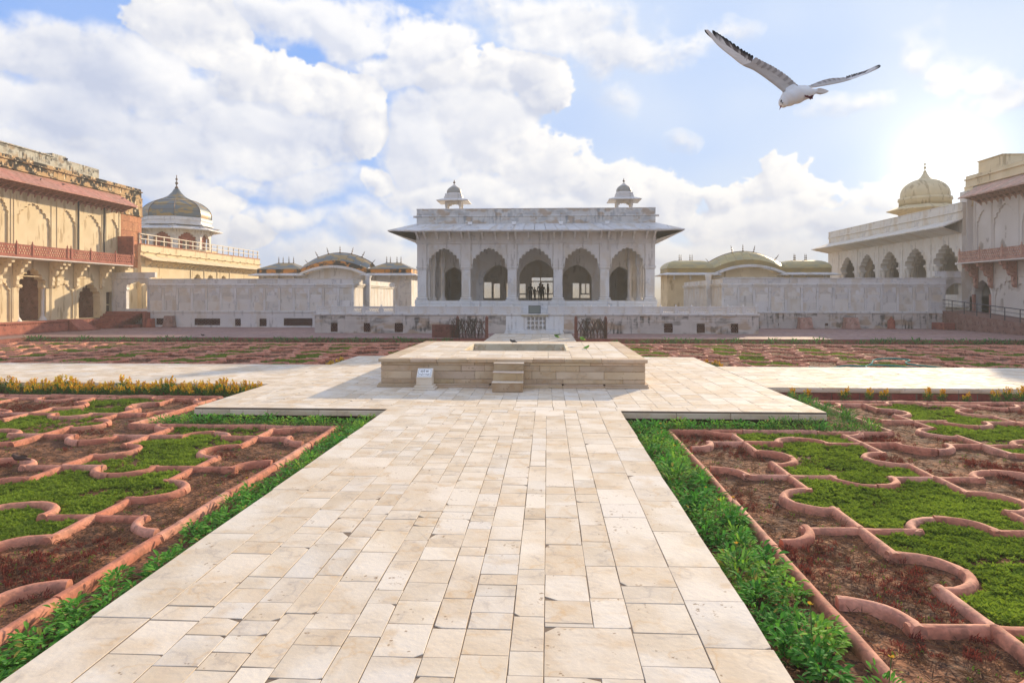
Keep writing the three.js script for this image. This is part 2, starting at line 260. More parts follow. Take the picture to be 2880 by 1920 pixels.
// ---------------------------------------------------------------- scene objects
const taken = {};
function numbered(n) { if (!(n in taken)) { taken[n] = 0; return n; } taken[n]++; return n + '_' + String(taken[n]).padStart(3, '0'); }
function meshOf(name, g, m, parent) {
  const o = new THREE.Mesh(g.attributes.color && !g.index ? g : norm(g), m); o.name = name; o.castShadow = o.receiveShadow = true; parent.add(o); return o;
}
function part(parent, name, g, m, label) { const o = meshOf(name, Array.isArray(g) ? mg(g) : norm(g), m, parent); if (label) o.userData.label = label; return o; }
function thing(name, label, category, pos = [0, 0, 0], turn = 0, group) {
  const o = new THREE.Group(); o.name = numbered(name); o.position.set(...pos); o.rotation.y = turn; scene.add(o);
  o.userData = { label, category }; if (group) o.userData.group = group; return o;
}
function struct(name, g, m) { const o = meshOf(numbered(name), Array.isArray(g) ? mg(g) : norm(g), m, scene); o.userData = { kind: 'structure' }; return o; }
function structGroup(name) { const o = new THREE.Group(); o.name = numbered(name); scene.add(o); o.userData = { kind: 'structure' }; return o; }
function dup(o, pos, turn, label, sc) { const r = o.clone(); r.name = numbered(o.name.replace(/_\d{3}$/, '')); r.userData = { ...o.userData }; scene.add(r); r.position.set(...pos); r.rotation.y = turn; if (label) r.userData.label = label; if (sc) r.scale.setScalar(sc); return r; }

// ================================================================ ground and paving
struct('ground', new THREE.PlaneGeometry(5000, 5000).rotateX(-Math.PI / 2).translate(0, -0.62, 0), flat(0.16, 0.13, 0.10, 1));
const TINTS = [[1, 1, 1], [0.98, 0.97, 0.95], [1.04, 1.02, 1.0], [0.96, 0.97, 1.0], [0.91, 0.93, 0.97], [1.0, 0.95, 0.88], [0.96, 0.90, 0.82], [0.92, 0.87, 0.80], [1.05, 1.04, 1.03], [1.02, 0.98, 0.93], [1.05, 1.03, 0.99], [1, 0.98, 0.95]];
function slab(x0, x1, z0, z1, y, gap, R, cool = 0) {               // one paving stone, worn edges, some corners broken, slightly out of true
  const c = 0.003, g = gap / 2, t = TINTS[Math.floor(R() * TINTS.length)].map(q => 1 + (q - 1) * 0.6), dy = (R() - 0.5) * 0.005, j = (e = 0.008) => (R() - 0.5) * e;
  const ed = (x) => Math.abs(Math.abs(x) - 3.1) < 0.001 ? 0.03 : 0.008, mx = (x0 + x1) / 2, mz = (z0 + z1) / 2;
  let o = [[x0 + g + j(ed(x0)), z0 + g + j()], [x1 - g + j(ed(x1)), z0 + g + j()], [x1 - g + j(ed(x1)), z1 - g + j()], [x0 + g + j(ed(x0)), z1 - g + j()]];
  if (R() < 0.30) { const k = Math.floor(R() * 4), p = o[k], q = o[(k + 3) % 4], n = o[(k + 1) % 4], w = Math.min(0.09, 0.25 * Math.min(x1 - x0, z1 - z0)) * (0.25 + R()), f = (a, d) => { const l = Math.hypot(a[0] - p[0], a[1] - p[1]); return [p[0] + (a[0] - p[0]) / l * d, p[1] + (a[1] - p[1]) / l * d]; }; o.splice(k, 1, f(q, w * (0.4 + R())), f(n, w * (0.4 + R()))); }
  const N = o.length, ins = (p, d) => [p[0] + Math.sign(mx - p[0]) * d, p[1] + Math.sign(mz - p[1]) * d];
  const v = [...o.map(p => { const q = ins(p, c); return [q[0], y + dy + j() * 0.3, q[1]]; }), ...o.map(p => [p[0], y + dy - c, p[1]]), ...o.map(p => [p[0], y - 0.05, p[1]])];
  const f = []; for (let k = 1; k < N - 1; k++) f.push([0, k + 1, k]); for (let k = 0; k < N; k++) { const n = (k + 1) % N; f.push([k, n, n + N, k + N], [k + N, n + N, n + 2 * N, k + 2 * N]); }
  const s = 0.96 + R() * 0.06;
  const gm = norm(tri(v, f), [t[0] * s * (1 - cool * 0.05), t[1] * s, t[2] * s * (1 + cool * 0.05)], R() * 3, R() * 3);
  if (R() < 0.5) { const uv = gm.attributes.uv; for (let i = 0; i < uv.count; i++) { const a = uv.getX(i); uv.setXY(i, uv.getY(i), a); } }
  return gm;
}
function pave(group, rects, y, R, most = 300, gapf = () => 0.006 + R() * R() * 0.012) {
  const d2 = (r) => Math.hypot((r[0] + r[1]) / 2 - 1.2, (r[2] + r[3]) / 2) / Math.sqrt((r[1] - r[0]) * (r[3] - r[2]));
  rects.sort((a, b) => d2(a) - d2(b));
  const rest = [];
  rects.forEach((r, i) => { const g = slab(r[0], r[1], r[2], r[3], y, gapf(), R); if (i < most) meshOf('paving_slab', g, M.paving, group); else rest.push(g); });
  if (rest.length) { const o = meshOf('far_paving', mergeGeometries(rest), M.paving, group); o.userData.kind = 'stuff'; }
}
function columnsOf(xs, z0, z1, R, lo = 0.3, hi = 0.8, wide = 0.10) {          // stones in columns of uneven length, some two columns wide
  const out = [], at = xs.slice(0, -1).map(() => z0 + R() * -0.2);
  const n = xs.length - 1;
  for (let guard = 0; guard < 20000; guard++) {
    let k = -1; for (let i = 0; i < n; i++) if (at[i] < z1 - 0.02 && (k < 0 || at[i] < at[k])) k = i;
    if (k < 0) break;
    let len = lo + R() * R() * (hi - lo) * 1.6; const w = xs[k + 1] - xs[k];
    let end = at[k] + len; if (end > z1 - 0.25) end = z1;
    if (k + 1 < n && R() < wide && Math.abs(at[k + 1] - at[k]) < 0.12) {
      const s = Math.max(at[k], at[k + 1]);
      if (s - at[k] > 0.05) out.push([xs[k], xs[k + 1], Math.max(z0, at[k]), s]);
      if (s - at[k + 1] > 0.05) out.push([xs[k + 1], xs[k + 2], Math.max(z0, at[k + 1]), s]);
      end = Math.min(z1, s + 0.7 + R() * 0.9); out.push([xs[k], xs[k + 2], s, end]); at[k] = at[k + 1] = end; continue;
    }
    out.push([xs[k], xs[k + 1], Math.max(z0, at[k]), end]); at[k] = end;
  }
  return out.filter(r => r[3] - r[2] > 0.04);
}
{
  const R = mulberry(5);
  const path = structGroup('path');
  const body = (x0, x1, z0, z1) => meshOf('path_bed', norm(bb(x0, x1, -0.62, -0.006, z0, z1)), M.joint, path);
  body(-3.08, 3.08, -18.0, 4);
  const cols = [-2.52, -2.04, -1.66, -1.31, -1.02, -0.59, -0.29, 0.14, 0.45, 0.86];
  const rects = [...columnsOf(cols, -18.05, 3, R, 0.26, 0.85, 0.14), ...columnsOf([0.86, 1.15, 1.60, 1.94, 2.52], -18.05, 3, R, 0.35, 1.3, 0.25),
    ...columnsOf([-3.1, -2.52], -18.05, 3, R, 1.2, 2.3), ...columnsOf([2.52, 3.1], -18.05, 3, R, 0.8, 2.2)].filter(r => r[3] < 4);
  pave(path, rects.filter(r => (r[2] + r[3]) / 2 < -3.5 || r[2] < -1), 0, R);
  // the square round the tank
  const sq = structGroup('plaza');
  meshOf('path_bed', norm(bb(-8.38, 8.38, -0.62, -0.006, -34.15, -18.05)), M.joint, sq);
  const xs = (a, b) => { const o = [a]; while (o[o.length - 1] < b - 0.9) o.push(o[o.length - 1] + 0.32 + R() * 0.3); o.push(b); return o; };
  const r2 = [...columnsOf(xs(-7.8, 7.8), -33.6, -18.6, R, 0.4, 0.9, 0.08), ...columnsOf([-8.4, -7.8], -33.6, -18.6, R, 1, 2), ...columnsOf([7.8, 8.4], -33.6, -18.6, R, 1, 2)];
  for (const [a, b] of [[-18.6, -18.06], [-34.2, -33.6]]) for (let x = -8.4; x < 8.3;) { let e = Math.min(8.4, x + 0.9 + R()); if (e > 7.9) e = 8.4; r2.push([x, e, a, b]); x = e; }
  pave(sq, r2.filter(r => !(r[0] > -4.3 && r[1] < 4.3 && r[2] > -31 && r[3] < -22.8)), 0, R);
  // edge stones of the square
  for (const [sx, sz] of [[-1, -18.05], [1, -18.05]]) for (let x = 3.12; x < 8.3;) { let e = Math.min(8.4, x + 1 + R()); if (e > 7.8) e = 8.4; const t = 0.85 + R() * 0.2; meshOf('edge_stone', norm(cb(sx * x + sx * 0.004, sx * e - sx * 0.004, -0.20, -0.053, sz - 0.12, sz + 0.02 + R() * 0.01, 0.012), [t, t * 0.94, t * 0.84], R() * 3, R()), M.paving, sq); x = e; }
  for (const s of [-1, 1]) meshOf('rubble_footing', norm(bb(s * 3.1, s * 8.36, -0.62, -0.205, -18.2, -18.05), [1, 1, 1]), std({ map: pavingMap, color: L(0.40, 0.30, 0.22), roughness: 1, bumpMap: pavingBump, bumpScale: 0.03 }), sq);
  // cross paths and the path on to the pavilion terrace
  for (const [s, nm] of [[-1, 'cross_path'], [1, 'cross_path']]) {
    const p = structGroup(nm), a = s < 0 ? -40 : 8.42, b = s < 0 ? -8.42 : 40;
    meshOf('path_bed', norm(bb(a, b, -0.62, -0.006, -29.66, -23.0)), M.joint, p);
    const zs = [-29.7, -29.1]; while (zs[zs.length - 1] < -24.3) zs.push(zs[zs.length - 1] + 0.45 + R() * 0.25); zs.push(-23.6, -22.98);
    const rr = []; for (let k = 0; k < zs.length - 1; k++) for (let x = a; x < b - 0.1;) { let e = Math.min(b, x + 0.5 + R() * 1.0); if (b - e < 0.3) e = b; rr.push([x, e, zs[k], zs[k + 1]]); x = e; }
    pave(p, rr, 0, R, 120);
    for (let x = 8.42; x < 24;) { const e = x + 1 + R() * 1.2, t = 0.8 + R() * 0.2; meshOf('edge_stone', norm(cb(s * x, s * e - s * 0.006, -0.16, -0.053, -23.1, -22.955, 0.012), [t, t * 0.92, t * 0.82], R() * 3, R()), M.paving, p); x = e; }
    for (let x = 8.5; x < 24;) { const e = x + 0.5 + R() * 0.9; meshOf('footing_stone', norm(cb(s * x, s * e - s * 0.02, -0.5, -0.17, -23.2, -23.0 + R() * 0.03, 0.02), [0.8 + R() * 0.3, 0.8, 0.8], R() * 3, R()), M.redShade, p); x = e; }
  }
  const fp = structGroup('far_path');
  meshOf('path_bed', norm(bb(-3.1, 3.1, -0.62, -0.006, -55.4, -34.2)), M.joint, fp);
  pave(fp, columnsOf([-3.1, -2.5, -1.9, -1.2, -0.6, 0, 0.7, 1.3, 1.9, 2.5, 3.1], -55.4, -34.22, R, 0.5, 1.2), 0, R, 100);
  // forecourt before the buildings: grey sandstone flags
  const fc = structGroup('forecourt'), fm = std({ map: M.red.map, color: L(0.42, 0.335, 0.315), roughness: 0.75, bumpMap: pavingBump, bumpScale: 0.006 });
  meshOf('path_bed', norm(bb(-46, -3.12, -0.62, -0.008, -100, -49.0)), M.joint, fc); meshOf('path_bed', norm(bb(3.12, 46, -0.62, -0.008, -100, -49.0)), M.joint, fc);
  meshOf('path_bed', norm(bb(-46, -37.5, -0.62, -0.008, -49, -30)), M.joint, fc); meshOf('path_bed', norm(bb(37.5, 46, -0.62, -0.008, -49, -30)), M.joint, fc);
  const fl = [];
  const flags = (x0, x1, z0, z1) => { for (let z = z0; z < z1 - 0.1; z += 1.2) for (let x = x0; x < x1 - 0.1;) { let e = Math.min(x1, x + 1.4 + R() * 1.6); if (x1 - e < 0.4) e = x1; fl.push(slab(x, e, z, Math.min(z1, z + 1.2), 0, 0.012, R)); x = e; } };
  flags(-43, -3.12, -66, -49); flags(3.12, 43, -66, -49); flags(-43, -37.5, -49, -36); flags(37.5, 43, -49, -36);
  { const o = meshOf('flagstones', mergeGeometries(fl), fm, fc); o.userData.kind = 'stuff'; }
  for (const s of [-1, 1]) { meshOf('kerb', norm(bb(s * 3.1, s * 37.6, -0.6, -0.03, -49.02, -48.94)), M.redShade, fc); meshOf('kerb', norm(bb(s * 37.44, s * 37.52, -0.6, -0.03, -48.94, -30)), M.redShade, fc); }
}
console.log('paving');

// ================================================================ garden soil and sandstone edging
const NX = (i) => 5.6 + 2.6 * i, NZ = (j) => -7.0 - 2.87 * j, SOIL = -0.372;
const inNear = (x, z) => x > 4.2 && x < 23 && z < -3.2 && z > -21.8 && !(x < 9.5 && z < -16.9);
const inFar = (x, z) => x > 4.2 && x < 37 && z > -47.6 && z < -30.9 && !(x < 9.5 && z > -35.1);
const soilH = (x, z) => SOIL + (fbm(x * 0.9 + 50, z * 0.9 + 50, 4) - 0.5) * 0.10 + (fbm(x * 5 + 9, z * 5 + 80, 4) - 0.5) * 0.06;
{
  const soilMap = tex(1024, 1024, (u, v) => {
    const n = fbm(u * 10, v * 10, 6, 10), f = fbm(u * 80, v * 80, 3, 80);
    let c = mix3([0.36, 0.25, 0.17], [0.56, 0.41, 0.30], sst(0.3, 0.7, n));
    c = mix3(c, [0.68, 0.50, 0.38], 0.6 * sst(0.55, 0.75, fbm(u * 5 + 3, v * 5, 5, 5)));
    c = mix3(c, [0.17, 0.11, 0.08], 0.7 * sst(0.55, 0.75, f)); c = mix3(c, [0.78, 0.64, 0.50], 0.6 * sst(0.76, 0.84, fbm(u * 100 + 5, v * 100, 2, 100))); return c;
  }, 2.5, 2.5);
  const soilBump = tex(512, 512, grey((u, v) => fbm(u * 26, v * 26, 5, 26)), 2.5, 2.5, false);
  M.soil = std({ map: soilMap, roughness: 1, bumpMap: soilBump, bumpScale: 0.05, color: L(0.92, 0.72, 0.54) });
  const field = (x0, x1, z0, z1, s) => {
    const g = new THREE.PlaneGeometry(x1 - x0, z1 - z0, Math.round((x1 - x0) / s), Math.round((z1 - z0) / s)).rotateX(-Math.PI / 2).translate((x0 + x1) / 2, 0, (z0 + z1) / 2), p = g.attributes.position;
    for (let i = 0; i < p.count; i++) p.setY(i, soilH(p.getX(i), p.getZ(i))); g.computeVertexNormals(); return g;
  };
  struct('garden_soil', field(3.0, 24, -23.05, 2, 0.11), M.soil); struct('garden_soil', field(-24, -3.0, -23.05, 2, 0.11), M.soil);
  struct('garden_soil', field(3.0, 37.5, -49, -29.6, 0.3), M.soil); struct('garden_soil', field(-37.5, -3.0, -49, -29.6, 0.3), M.soil);
}
function sweep(pts) {                                              // round-topped kerb along a line of [x, z]; ends closed
  const prof = [[-0.074, -0.16], [-0.074, 0.02], [-0.067, 0.054], [-0.043, 0.086], [0, 0.097], [0.043, 0.086], [0.067, 0.054], [0.074, 0.02], [0.074, -0.16]], n = prof.length;
  const v = [], idx = [];
  pts.forEach((p, i) => {
    const a = pts[Math.max(0, i - 1)], b = pts[Math.min(pts.length - 1, i + 1)], l = Math.hypot(b[0] - a[0], b[1] - a[1]), nx = -(b[1] - a[1]) / l, nz = (b[0] - a[0]) / l;
    const w = 1 + (HT[(i * 37 + pts.length * 101) & 65535] - 0.5) * 0.07, e = (HT[(i * 53 + 7) & 65535] - 0.5) * 0.008; prof.forEach((q, k) => { const u = w + (HT[(i * 11 + k * 29) & 65535] - 0.5) * 0.05; v.push(p[0] + nx * q[0] * u, q[1] * u + e, p[1] + nz * q[0] * u); });
  });
  for (let i = 0; i < pts.length - 1; i++) for (let k = 0; k < n - 1; k++) { const a = i * n + k, b = a + 1, c = a + n, d = c + 1; idx.push(a, b, d, a, d, c); }
  const e = (pts.length - 1) * n; for (let k = 1; k < n - 1; k++) { idx.push(0, k + 1, k); idx.push(e, e + k, e + k + 1); }
  const g = new THREE.BufferGeometry(); g.setAttribute('position', new THREE.Float32BufferAttribute(v, 3)); g.setIndex(idx);
  return toCreasedNormals(g.toNonIndexed(), 0.7);
}
{
  const A0 = 0.78, RB = 0.55, arc = (a, b, n) => { const o = []; for (let k = 0; k <= n; k++) { const t = lerp(a, b, k / n); o.push([RB * Math.cos(t), -RB * 1.02 * Math.sin(t)]); } return o; };
  // bump to -z, centred on 0: two halves
  const gHalfL = norm(sweep(arc(Math.PI + 0.12, Math.PI / 2 + 0.012, 8))), gHalfR = norm(sweep(arc(Math.PI / 2 - 0.012, -0.12, 8)));
  const straight = {}; const gStraight = (l) => straight[l] ||= norm(sweep(Array.from({ length: 6 }, (_, k) => [lerp(-l / 2 + 0.009, l / 2 - 0.009, k / 5), 0])));
  const R = mulberry(91);
  function parterre(side, inside, iMax, j0, j1, label, borders) {
    const t = thing('garden_edging', label, 'garden edging', [0, 0, 0], 0, 'sandstone edging of the garden quarters');
    const list = [];
    const put = (g, x, z, turn) => { const lx = g === gHalfL ? -0.33 : g === gHalfR ? 0.33 : 0, lz = lx ? -0.33 : 0, c = Math.cos(turn), n = Math.sin(turn); if (inside(Math.abs(x + lx * c + lz * n), z - lx * n + lz * c)) list.push([g, x, z, turn]); };
    for (let j = j0; j <= j1; j++) for (let i = -1; i <= iMax; i++) {
      const x0 = NX(i), z0 = NZ(j), par = (i + j + 1) & 1;
      { // along x from node (i, j) to (i + 1, j)
        const up = par === 0 ? -1 : 1, mx = x0 + 1.3, w = 1.3 - RB, X = (x) => side * x, Z = z0;
        put(gStraight(w + 0.1), X(x0 + (w + 0.1) / 2), Z, 0); put(gStraight(w + 0.1), X(x0 + 2.6 - (w + 0.1) / 2), Z, 0);
        const turn = up < 0 ? 0 : Math.PI;
        put(gHalfL, X(mx), Z, turn); put(gHalfR, X(mx), Z, turn);
      }
      { // along z from node (i, j) to (i, j + 1)
        const out = par === 0 ? -1 : 1, mz = z0 - 1.435, w = 1.435 - RB, X = side * x0, dir = out * side;
        put(gStraight(w + 0.1), X, z0 - (w + 0.1) / 2, Math.PI / 2); put(gStraight(w + 0.1), X, z0 - 2.87 + (w + 0.1) / 2, Math.PI / 2);
        const turn = dir < 0 ? Math.PI / 2 : -Math.PI / 2;
        put(gHalfL, X, mz, turn); put(gHalfR, X, mz, turn);
      }
    }
    for (const [xa, za, xb, zb] of borders) {
      const l = Math.hypot(xb - xa, zb - za), n = Math.max(1, Math.round(l / 1.9)), turn = Math.abs(xb - xa) > Math.abs(zb - za) ? 0 : Math.PI / 2;
      for (let k = 0; k < n; k++) { const s = (k + 0.5) / n; list.push([gStraight(+(l / n).toFixed(3)), side * lerp(xa, xb, s), lerp(za, zb, s), turn]); }
    }
    list.sort((a, b) => Math.hypot(a[1] - 1.2, a[2]) - Math.hypot(b[1] - 1.2, b[2]));
    const rest = [];
    list.forEach(([g, x, z, turn], i) => {
      const y = -0.35 + (R() - 0.5) * 0.022, m = M.edging[Math.floor(R() * 5)];
      const o = meshOf('edging_stone', g, m, t); o.position.set(x, y, z); o.rotation.set((R() - 0.5) * 0.02, turn + (R() - 0.5) * 0.02, (R() - 0.5) * 0.02);
      if (i >= 300) { o.updateMatrix(); rest.push(g.clone().applyMatrix4(o.matrix)); t.remove(o); }
    });
    if (rest.length) { const o = meshOf('far_edging', mergeGeometries(rest), M.edging[1], t); o.userData.kind = 'stuff'; }
  }
  const bn = [[4.15, -3.2, 4.15, -16.95], [4.15, -16.95, 9.5, -16.95], [9.5, -16.95, 9.5, -21.85], [9.5, -21.85, 23, -21.85]];
  const bf = [[4.15, -47.6, 4.15, -35.15], [4.15, -35.15, 9.5, -35.15], [9.5, -35.15, 9.5, -30.9], [4.15, -47.6, 37, -47.6]];
  parterre(-1, inNear, 7, -2, 5, 'low red sandstone edging in a jigsaw pattern before the bed of dense yellow flowers', bn);
  parterre(1, inNear, 7, -2, 5, 'low pink sandstone edging in a jigsaw pattern beside the thick green border plants', bn);
  parterre(-1, inFar, 13, 8, 14, 'low sandstone edging of the far garden quarter before the stair with red steps', bf);
  parterre(1, inFar, 13, 8, 14, 'low sandstone edging of the far garden quarter where the green hose lies', bf);
}
console.log('edging');

// ================================================================ planting
function leafGeo(len, wid, bend, fold = 0.25) {                    // one leaf from the origin along +x, lifted by bend
  const st = [[0, 0.12], [0.3, 0.8], [0.62, 1], [0.85, 0.6], [1, 0.02]], v = [];
  for (const [s, w] of st) { const x = len * s, y = bend * s * s * len, hw = wid / 2 * w; v.push([x, y + hw * fold, -hw], [x, y, 0], [x, y + hw * fold, hw]); }
  const f = []; for (let i = 0; i < 4; i++) { const a = i * 3; f.push([a, a + 1, a + 4, a + 3], [a + 1, a + 2, a + 5, a + 4]); }
  return tri(v, f);
}
function leafy(R, n, o) {                                          // tuft of leaves on short stems
  const out = [];
  for (let k = 0; k < n; k++) {
    const a = R() * Math.PI * 2, up = o.up[0] + R() * (o.up[1] - o.up[0]), h = o.h[0] + R() * (o.h[1] - o.h[0]), rr = o.r * Math.sqrt(R()), len = o.len * (0.65 + R() * 0.6);
    const g = leafGeo(len, len * o.wid, -0.25 - R() * 0.4).rotateX((R() - 0.5) * 0.8).rotateZ(up).rotateY(a).translate(Math.cos(a + 0.3) * rr, h, -Math.sin(a + 0.3) * rr);
    const t = 0.7 + R() * 0.6, c = R() < 0.05 ? [0.36 * t, 0.30 * t, 0.06 * t] : mix3(o.c0, o.c1, R()).map(x => x * t); out.push(norm(g, c));
  }
  return mergeGeometries(out);
}
M.leaf = new THREE.MeshPhysicalMaterial({ vertexColors: true, roughness: 0.95, specularIntensity: 0.35, transmission: 0.4, thickness: 0, side: THREE.DoubleSide }); M.petal = std({ color: L(1, 1, 1), roughness: 0.7, side: THREE.DoubleSide });
const stemGeo = (R, h, lean) => norm(bar([0, 0, 0], [lean, h, lean * 0.4], 0.004, 4), [0.10, 0.16, 0.04]);
function blossom(size, c, R) { const out = []; for (let k = 0; k < 5; k++) { const a = k / 5 * Math.PI * 2 + R(); out.push(norm(leafGeo(size, size * 0.8, 0.3, 0.1).rotateZ(0.35).rotateY(a), c.map(x => x * (0.85 + R() * 0.3)))); } return mergeGeometries(out); }
{
  const R = mulberry(3111);
  const GR = { c0: [0.06, 0.25, 0.02], c1: [0.20, 0.50, 0.05] };
  const border = [0, 1, 2, 3, 4, 5].map((k) => leafy(R, 95, { up: [0.1, 1.3], h: [0.02, 0.25], r: 0.15, len: 0.06 + (k % 3) * 0.018, wid: 0.36 + (k % 2) * 0.12, c0: [[0.07, 0.27, 0.02], [0.12, 0.31, 0.02], [0.04, 0.19, 0.02]][k % 3], c1: [[0.22, 0.55, 0.06], [0.36, 0.62, 0.07], [0.15, 0.44, 0.05]][k % 3] }));
  const borderLow = [0, 1, 2].map(() => leafy(R, 75, { up: [0.05, 1.1], h: [0.02, 0.17], r: 0.13, len: 0.085, wid: 0.44, ...GR }));
  const feather = [0, 1].map(() => leafy(R, 90, { up: [0.4, 1.45], h: [0.02, 0.30], r: 0.17, len: 0.12, wid: 0.22, c0: [0.07, 0.2, 0.03], c1: [0.17, 0.36, 0.06] }));
  const plant = (geos, x, z, sc, label, group, flower = 0) => {
    const t = thing('border_plant', label, 'plant', [x, soilH(x, z) - 0.01, z], R() * 6.3, group); t.scale.setScalar(sc);
    meshOf('foliage', geos[Math.floor(R() * geos.length)], M.leaf, t);
    if (R() < flower) { const h = 0.3 + R() * 0.1, f = meshOf('flower', mergeGeometries([stemGeo(R, h, 0.03), blossom(0.028, [0.85, 0.50, 0.02], R).translate(0.03, h, 0.012)]), M.petal, t); }
  };
  const gL = 'plants in the border left of the marble path', gR = 'plants in the border right of the marble path';
  // beside the path
  for (let z = -5.2; z > -17.2; z -= 0.20 + R() * 0.10) {
    const thick = z < -9 ? 1 : 0.88;
    if (R() < thick) plant(z < -12 ? border : borderLow, -3.34 - R() * 0.22, z, 0.85 + R() * 0.35, 'bright green leafy plant in the thin row beside the path and the redder sandstone edging', gL, 0.04);
    if (R() < thick * 0.75) plant(borderLow, -3.66 - R() * 0.22, z + R() * 0.15, 0.8 + R() * 0.4, 'bright green leafy plant in the thin row beside the path and the redder sandstone edging', gL, 0.05);
  }
  for (let z = -4.9; z > -17.2; z -= 0.20 + R() * 0.10) {
    const lb = 'green leafy plant in the dense row beside the path and the pinker sandstone edging';
    if (z > -6.4) { if (R() < 0.6) plant(border, 3.42 + R() * 0.3, z, 0.95 + R() * 0.4, lb, gR, 0.2); if (R() < 0.5) plant(border, 3.85 + R() * 0.15, z, 0.9 + R() * 0.3, lb, gR, 0.1); continue; }
    if (R() < 0.9) plant(R() < 0.12 ? feather : border, 3.34 + R() * 0.16, z + (R() - 0.5) * 0.1, 0.75 + R() * 0.6, lb, gR, 0.05); if (R() < 0.93) plant(border, 3.62 + R() * 0.26, z + R() * 0.15, 0.7 + R() * 0.65, lb, gR, 0.06);
    if (R() < 0.35) plant(borderLow, 3.95, z, 0.8 + R() * 0.3, lb, gR);
  }
  for (const s of [-1, 1]) {                                        // along the front of the square
    const lb = s < 0 ? 'leafy green plant at the foot of the square paving beside the redder edging' : 'leafy green plant at the foot of the square paving beside the pinker edging', g = s < 0 ? 'plants below the square on the red edging side' : 'plants below the square on the pink edging side';
    for (let x = 3.5; x < 9.3; x += 0.26 + R() * 0.12) { plant(x > 6.9 && s > 0 ? feather : border, s * x, -17.55 + R() * 0.25, 0.85 + R() * 0.35, lb, g, s > 0 ? 0.15 : 0); plant(border, s * x, -17.2 + R() * 0.12, 0.8 + R() * 0.3, lb, g, s > 0 ? 0.08 : 0); }
    for (let z = -18; z > -21.6; z -= 0.3 + R() * 0.15) plant(s > 0 ? feather : borderLow, s * (8.72 + R() * 0.4), z, (s > 0 ? 1.05 : 0.75) + R() * 0.3, s < 0 ? 'low green plant along the square edge near the yellow flower bed' : 'feathery green plant along the square edge near scattered yellow flowers', s < 0 ? 'plants along the square edge on the red edging side' : 'plants along the square edge on the pink edging side', 0.04);
  }
  // yellow flowers along the cross paths
  const wall = [0, 1, 2, 3].map(() => {
    const fo = leafy(R, 140, { up: [0.3, 1.4], h: [0.03, 0.36], r: 0.18, len: 0.12, wid: 0.28, c0: [0.04, 0.15, 0.015], c1: [0.12, 0.32, 0.04] }), fl = [];
    for (let k = 0; k < 10; k++) { const a = R() * 6.3, rr = R() * 0.20, h = 0.40 + R() * 0.24; for (let q = 0; q < 6; q++) fl.push(blossom(0.044, R() < 0.4 ? [0.85, 0.42, 0.01] : [0.95, 0.66, 0.02], R).rotateX((R() - 0.5) * 2).translate(Math.cos(a) * rr + (R() - 0.5) * 0.06, h - q * 0.03, Math.sin(a) * rr + (R() - 0.5) * 0.06)); fl.push(norm(bar([Math.cos(a) * rr * 0.6, 0.1, Math.sin(a) * rr * 0.6], [Math.cos(a) * rr, h, Math.sin(a) * rr], 0.005, 4), [0.08, 0.16, 0.03])); }
    return [fo, mergeGeometries(fl)];
  });
  const flowering = (x, z, sc, label, group) => { const t = thing('flowering_plant', label, 'flowers', [x, soilH(x, z) - 0.01, z], R() * 6.3, group), v = wall[Math.floor(R() * 4)]; t.scale.setScalar(sc); meshOf('foliage', v[0], M.leaf, t); meshOf('blossoms', v[1], M.petal, t); };
  for (let x = -8.5; x > -23; x -= 0.26 + R() * 0.1) { flowering(x, -22.62 + R() * 0.25, 0.75 + R() * 0.36, 'yellow flowering plant in the dense bed along the cross path', 'dense yellow flower bed'); if (R() < 0.8) flowering(x, -22.25 + R() * 0.2, 0.5 + R() * 0.3, 'yellow flowering plant in the dense bed along the cross path', 'dense yellow flower bed'); }
  for (let x = 9.0; x < 23; x += 0.3 + R() * 0.7) if (x > 13 || R() < 0.5) flowering(x, -22.55 + R() * 0.4, 0.62 + R() * 0.25, 'yellow flowering plant scattered along the low red footing of the cross path', 'scattered yellow flowers');
  for (let z = -30.4; z > -33.6; z -= 0.5) for (const s of [-1, 1]) flowering(s * (8.8 + R() * 0.3), z, 0.6, s < 0 ? 'small yellow flowering plant behind the square near the dense flower bed' : 'small yellow flowering plant behind the square near the green hose', s < 0 ? 'far corner flowers, dense bed side' : 'far corner flowers, hose side');
  // low green plants before the forecourt kerb
  const low = [0, 1, 2].map(() => leafy(R, 70, { up: [0.3, 1.4], h: [0.02, 0.30], r: 0.42, len: 0.20, wid: 0.26, c0: [0.04, 0.14, 0.03], c1: [0.10, 0.26, 0.05] }));
  for (const s of [-1, 1]) for (let x = 6; x < 37; x += 0.62 + R() * 0.4) { const t = thing('kerb_plant', s < 0 ? 'low bushy green plant below the forecourt kerb facing the carved marble wall with red grilles' : 'low bushy green plant below the forecourt kerb beyond the green hose', 'plant', [s * x, soilH(s * x, -48.4), -48.4 + R() * 0.3], R() * 6.3, s < 0 ? 'kerb plants, grille wall side' : 'kerb plants, hose side'); t.scale.setScalar(0.8 + R() * 0.5); meshOf('foliage', low[Math.floor(R() * 3)], M.leaf, t); }
  // ground cover in the jigsaw beds
  const tuft = (n, len, wid, up) => { const out = []; for (let k = 0; k < n; k++) { const a = R() * 6.3, g = leafGeo2(len * (0.7 + R() * 0.6), wid).rotateZ(up[0] + R() * (up[1] - up[0])).rotateY(a).translate((R() - 0.5) * 0.05, R() * 0.02, (R() - 0.5) * 0.05); const t = 0.75 + R() * 0.5; out.push(norm(g, [t, t, t])); } return mergeGeometries(out); };
  const leafGeo2 = (l, w) => tri([[0, 0, 0], [l * 0.5, 0.006, -w / 2], [l, 0, 0], [l * 0.5, 0.006, w / 2]], [[0, 3, 2, 1]]);
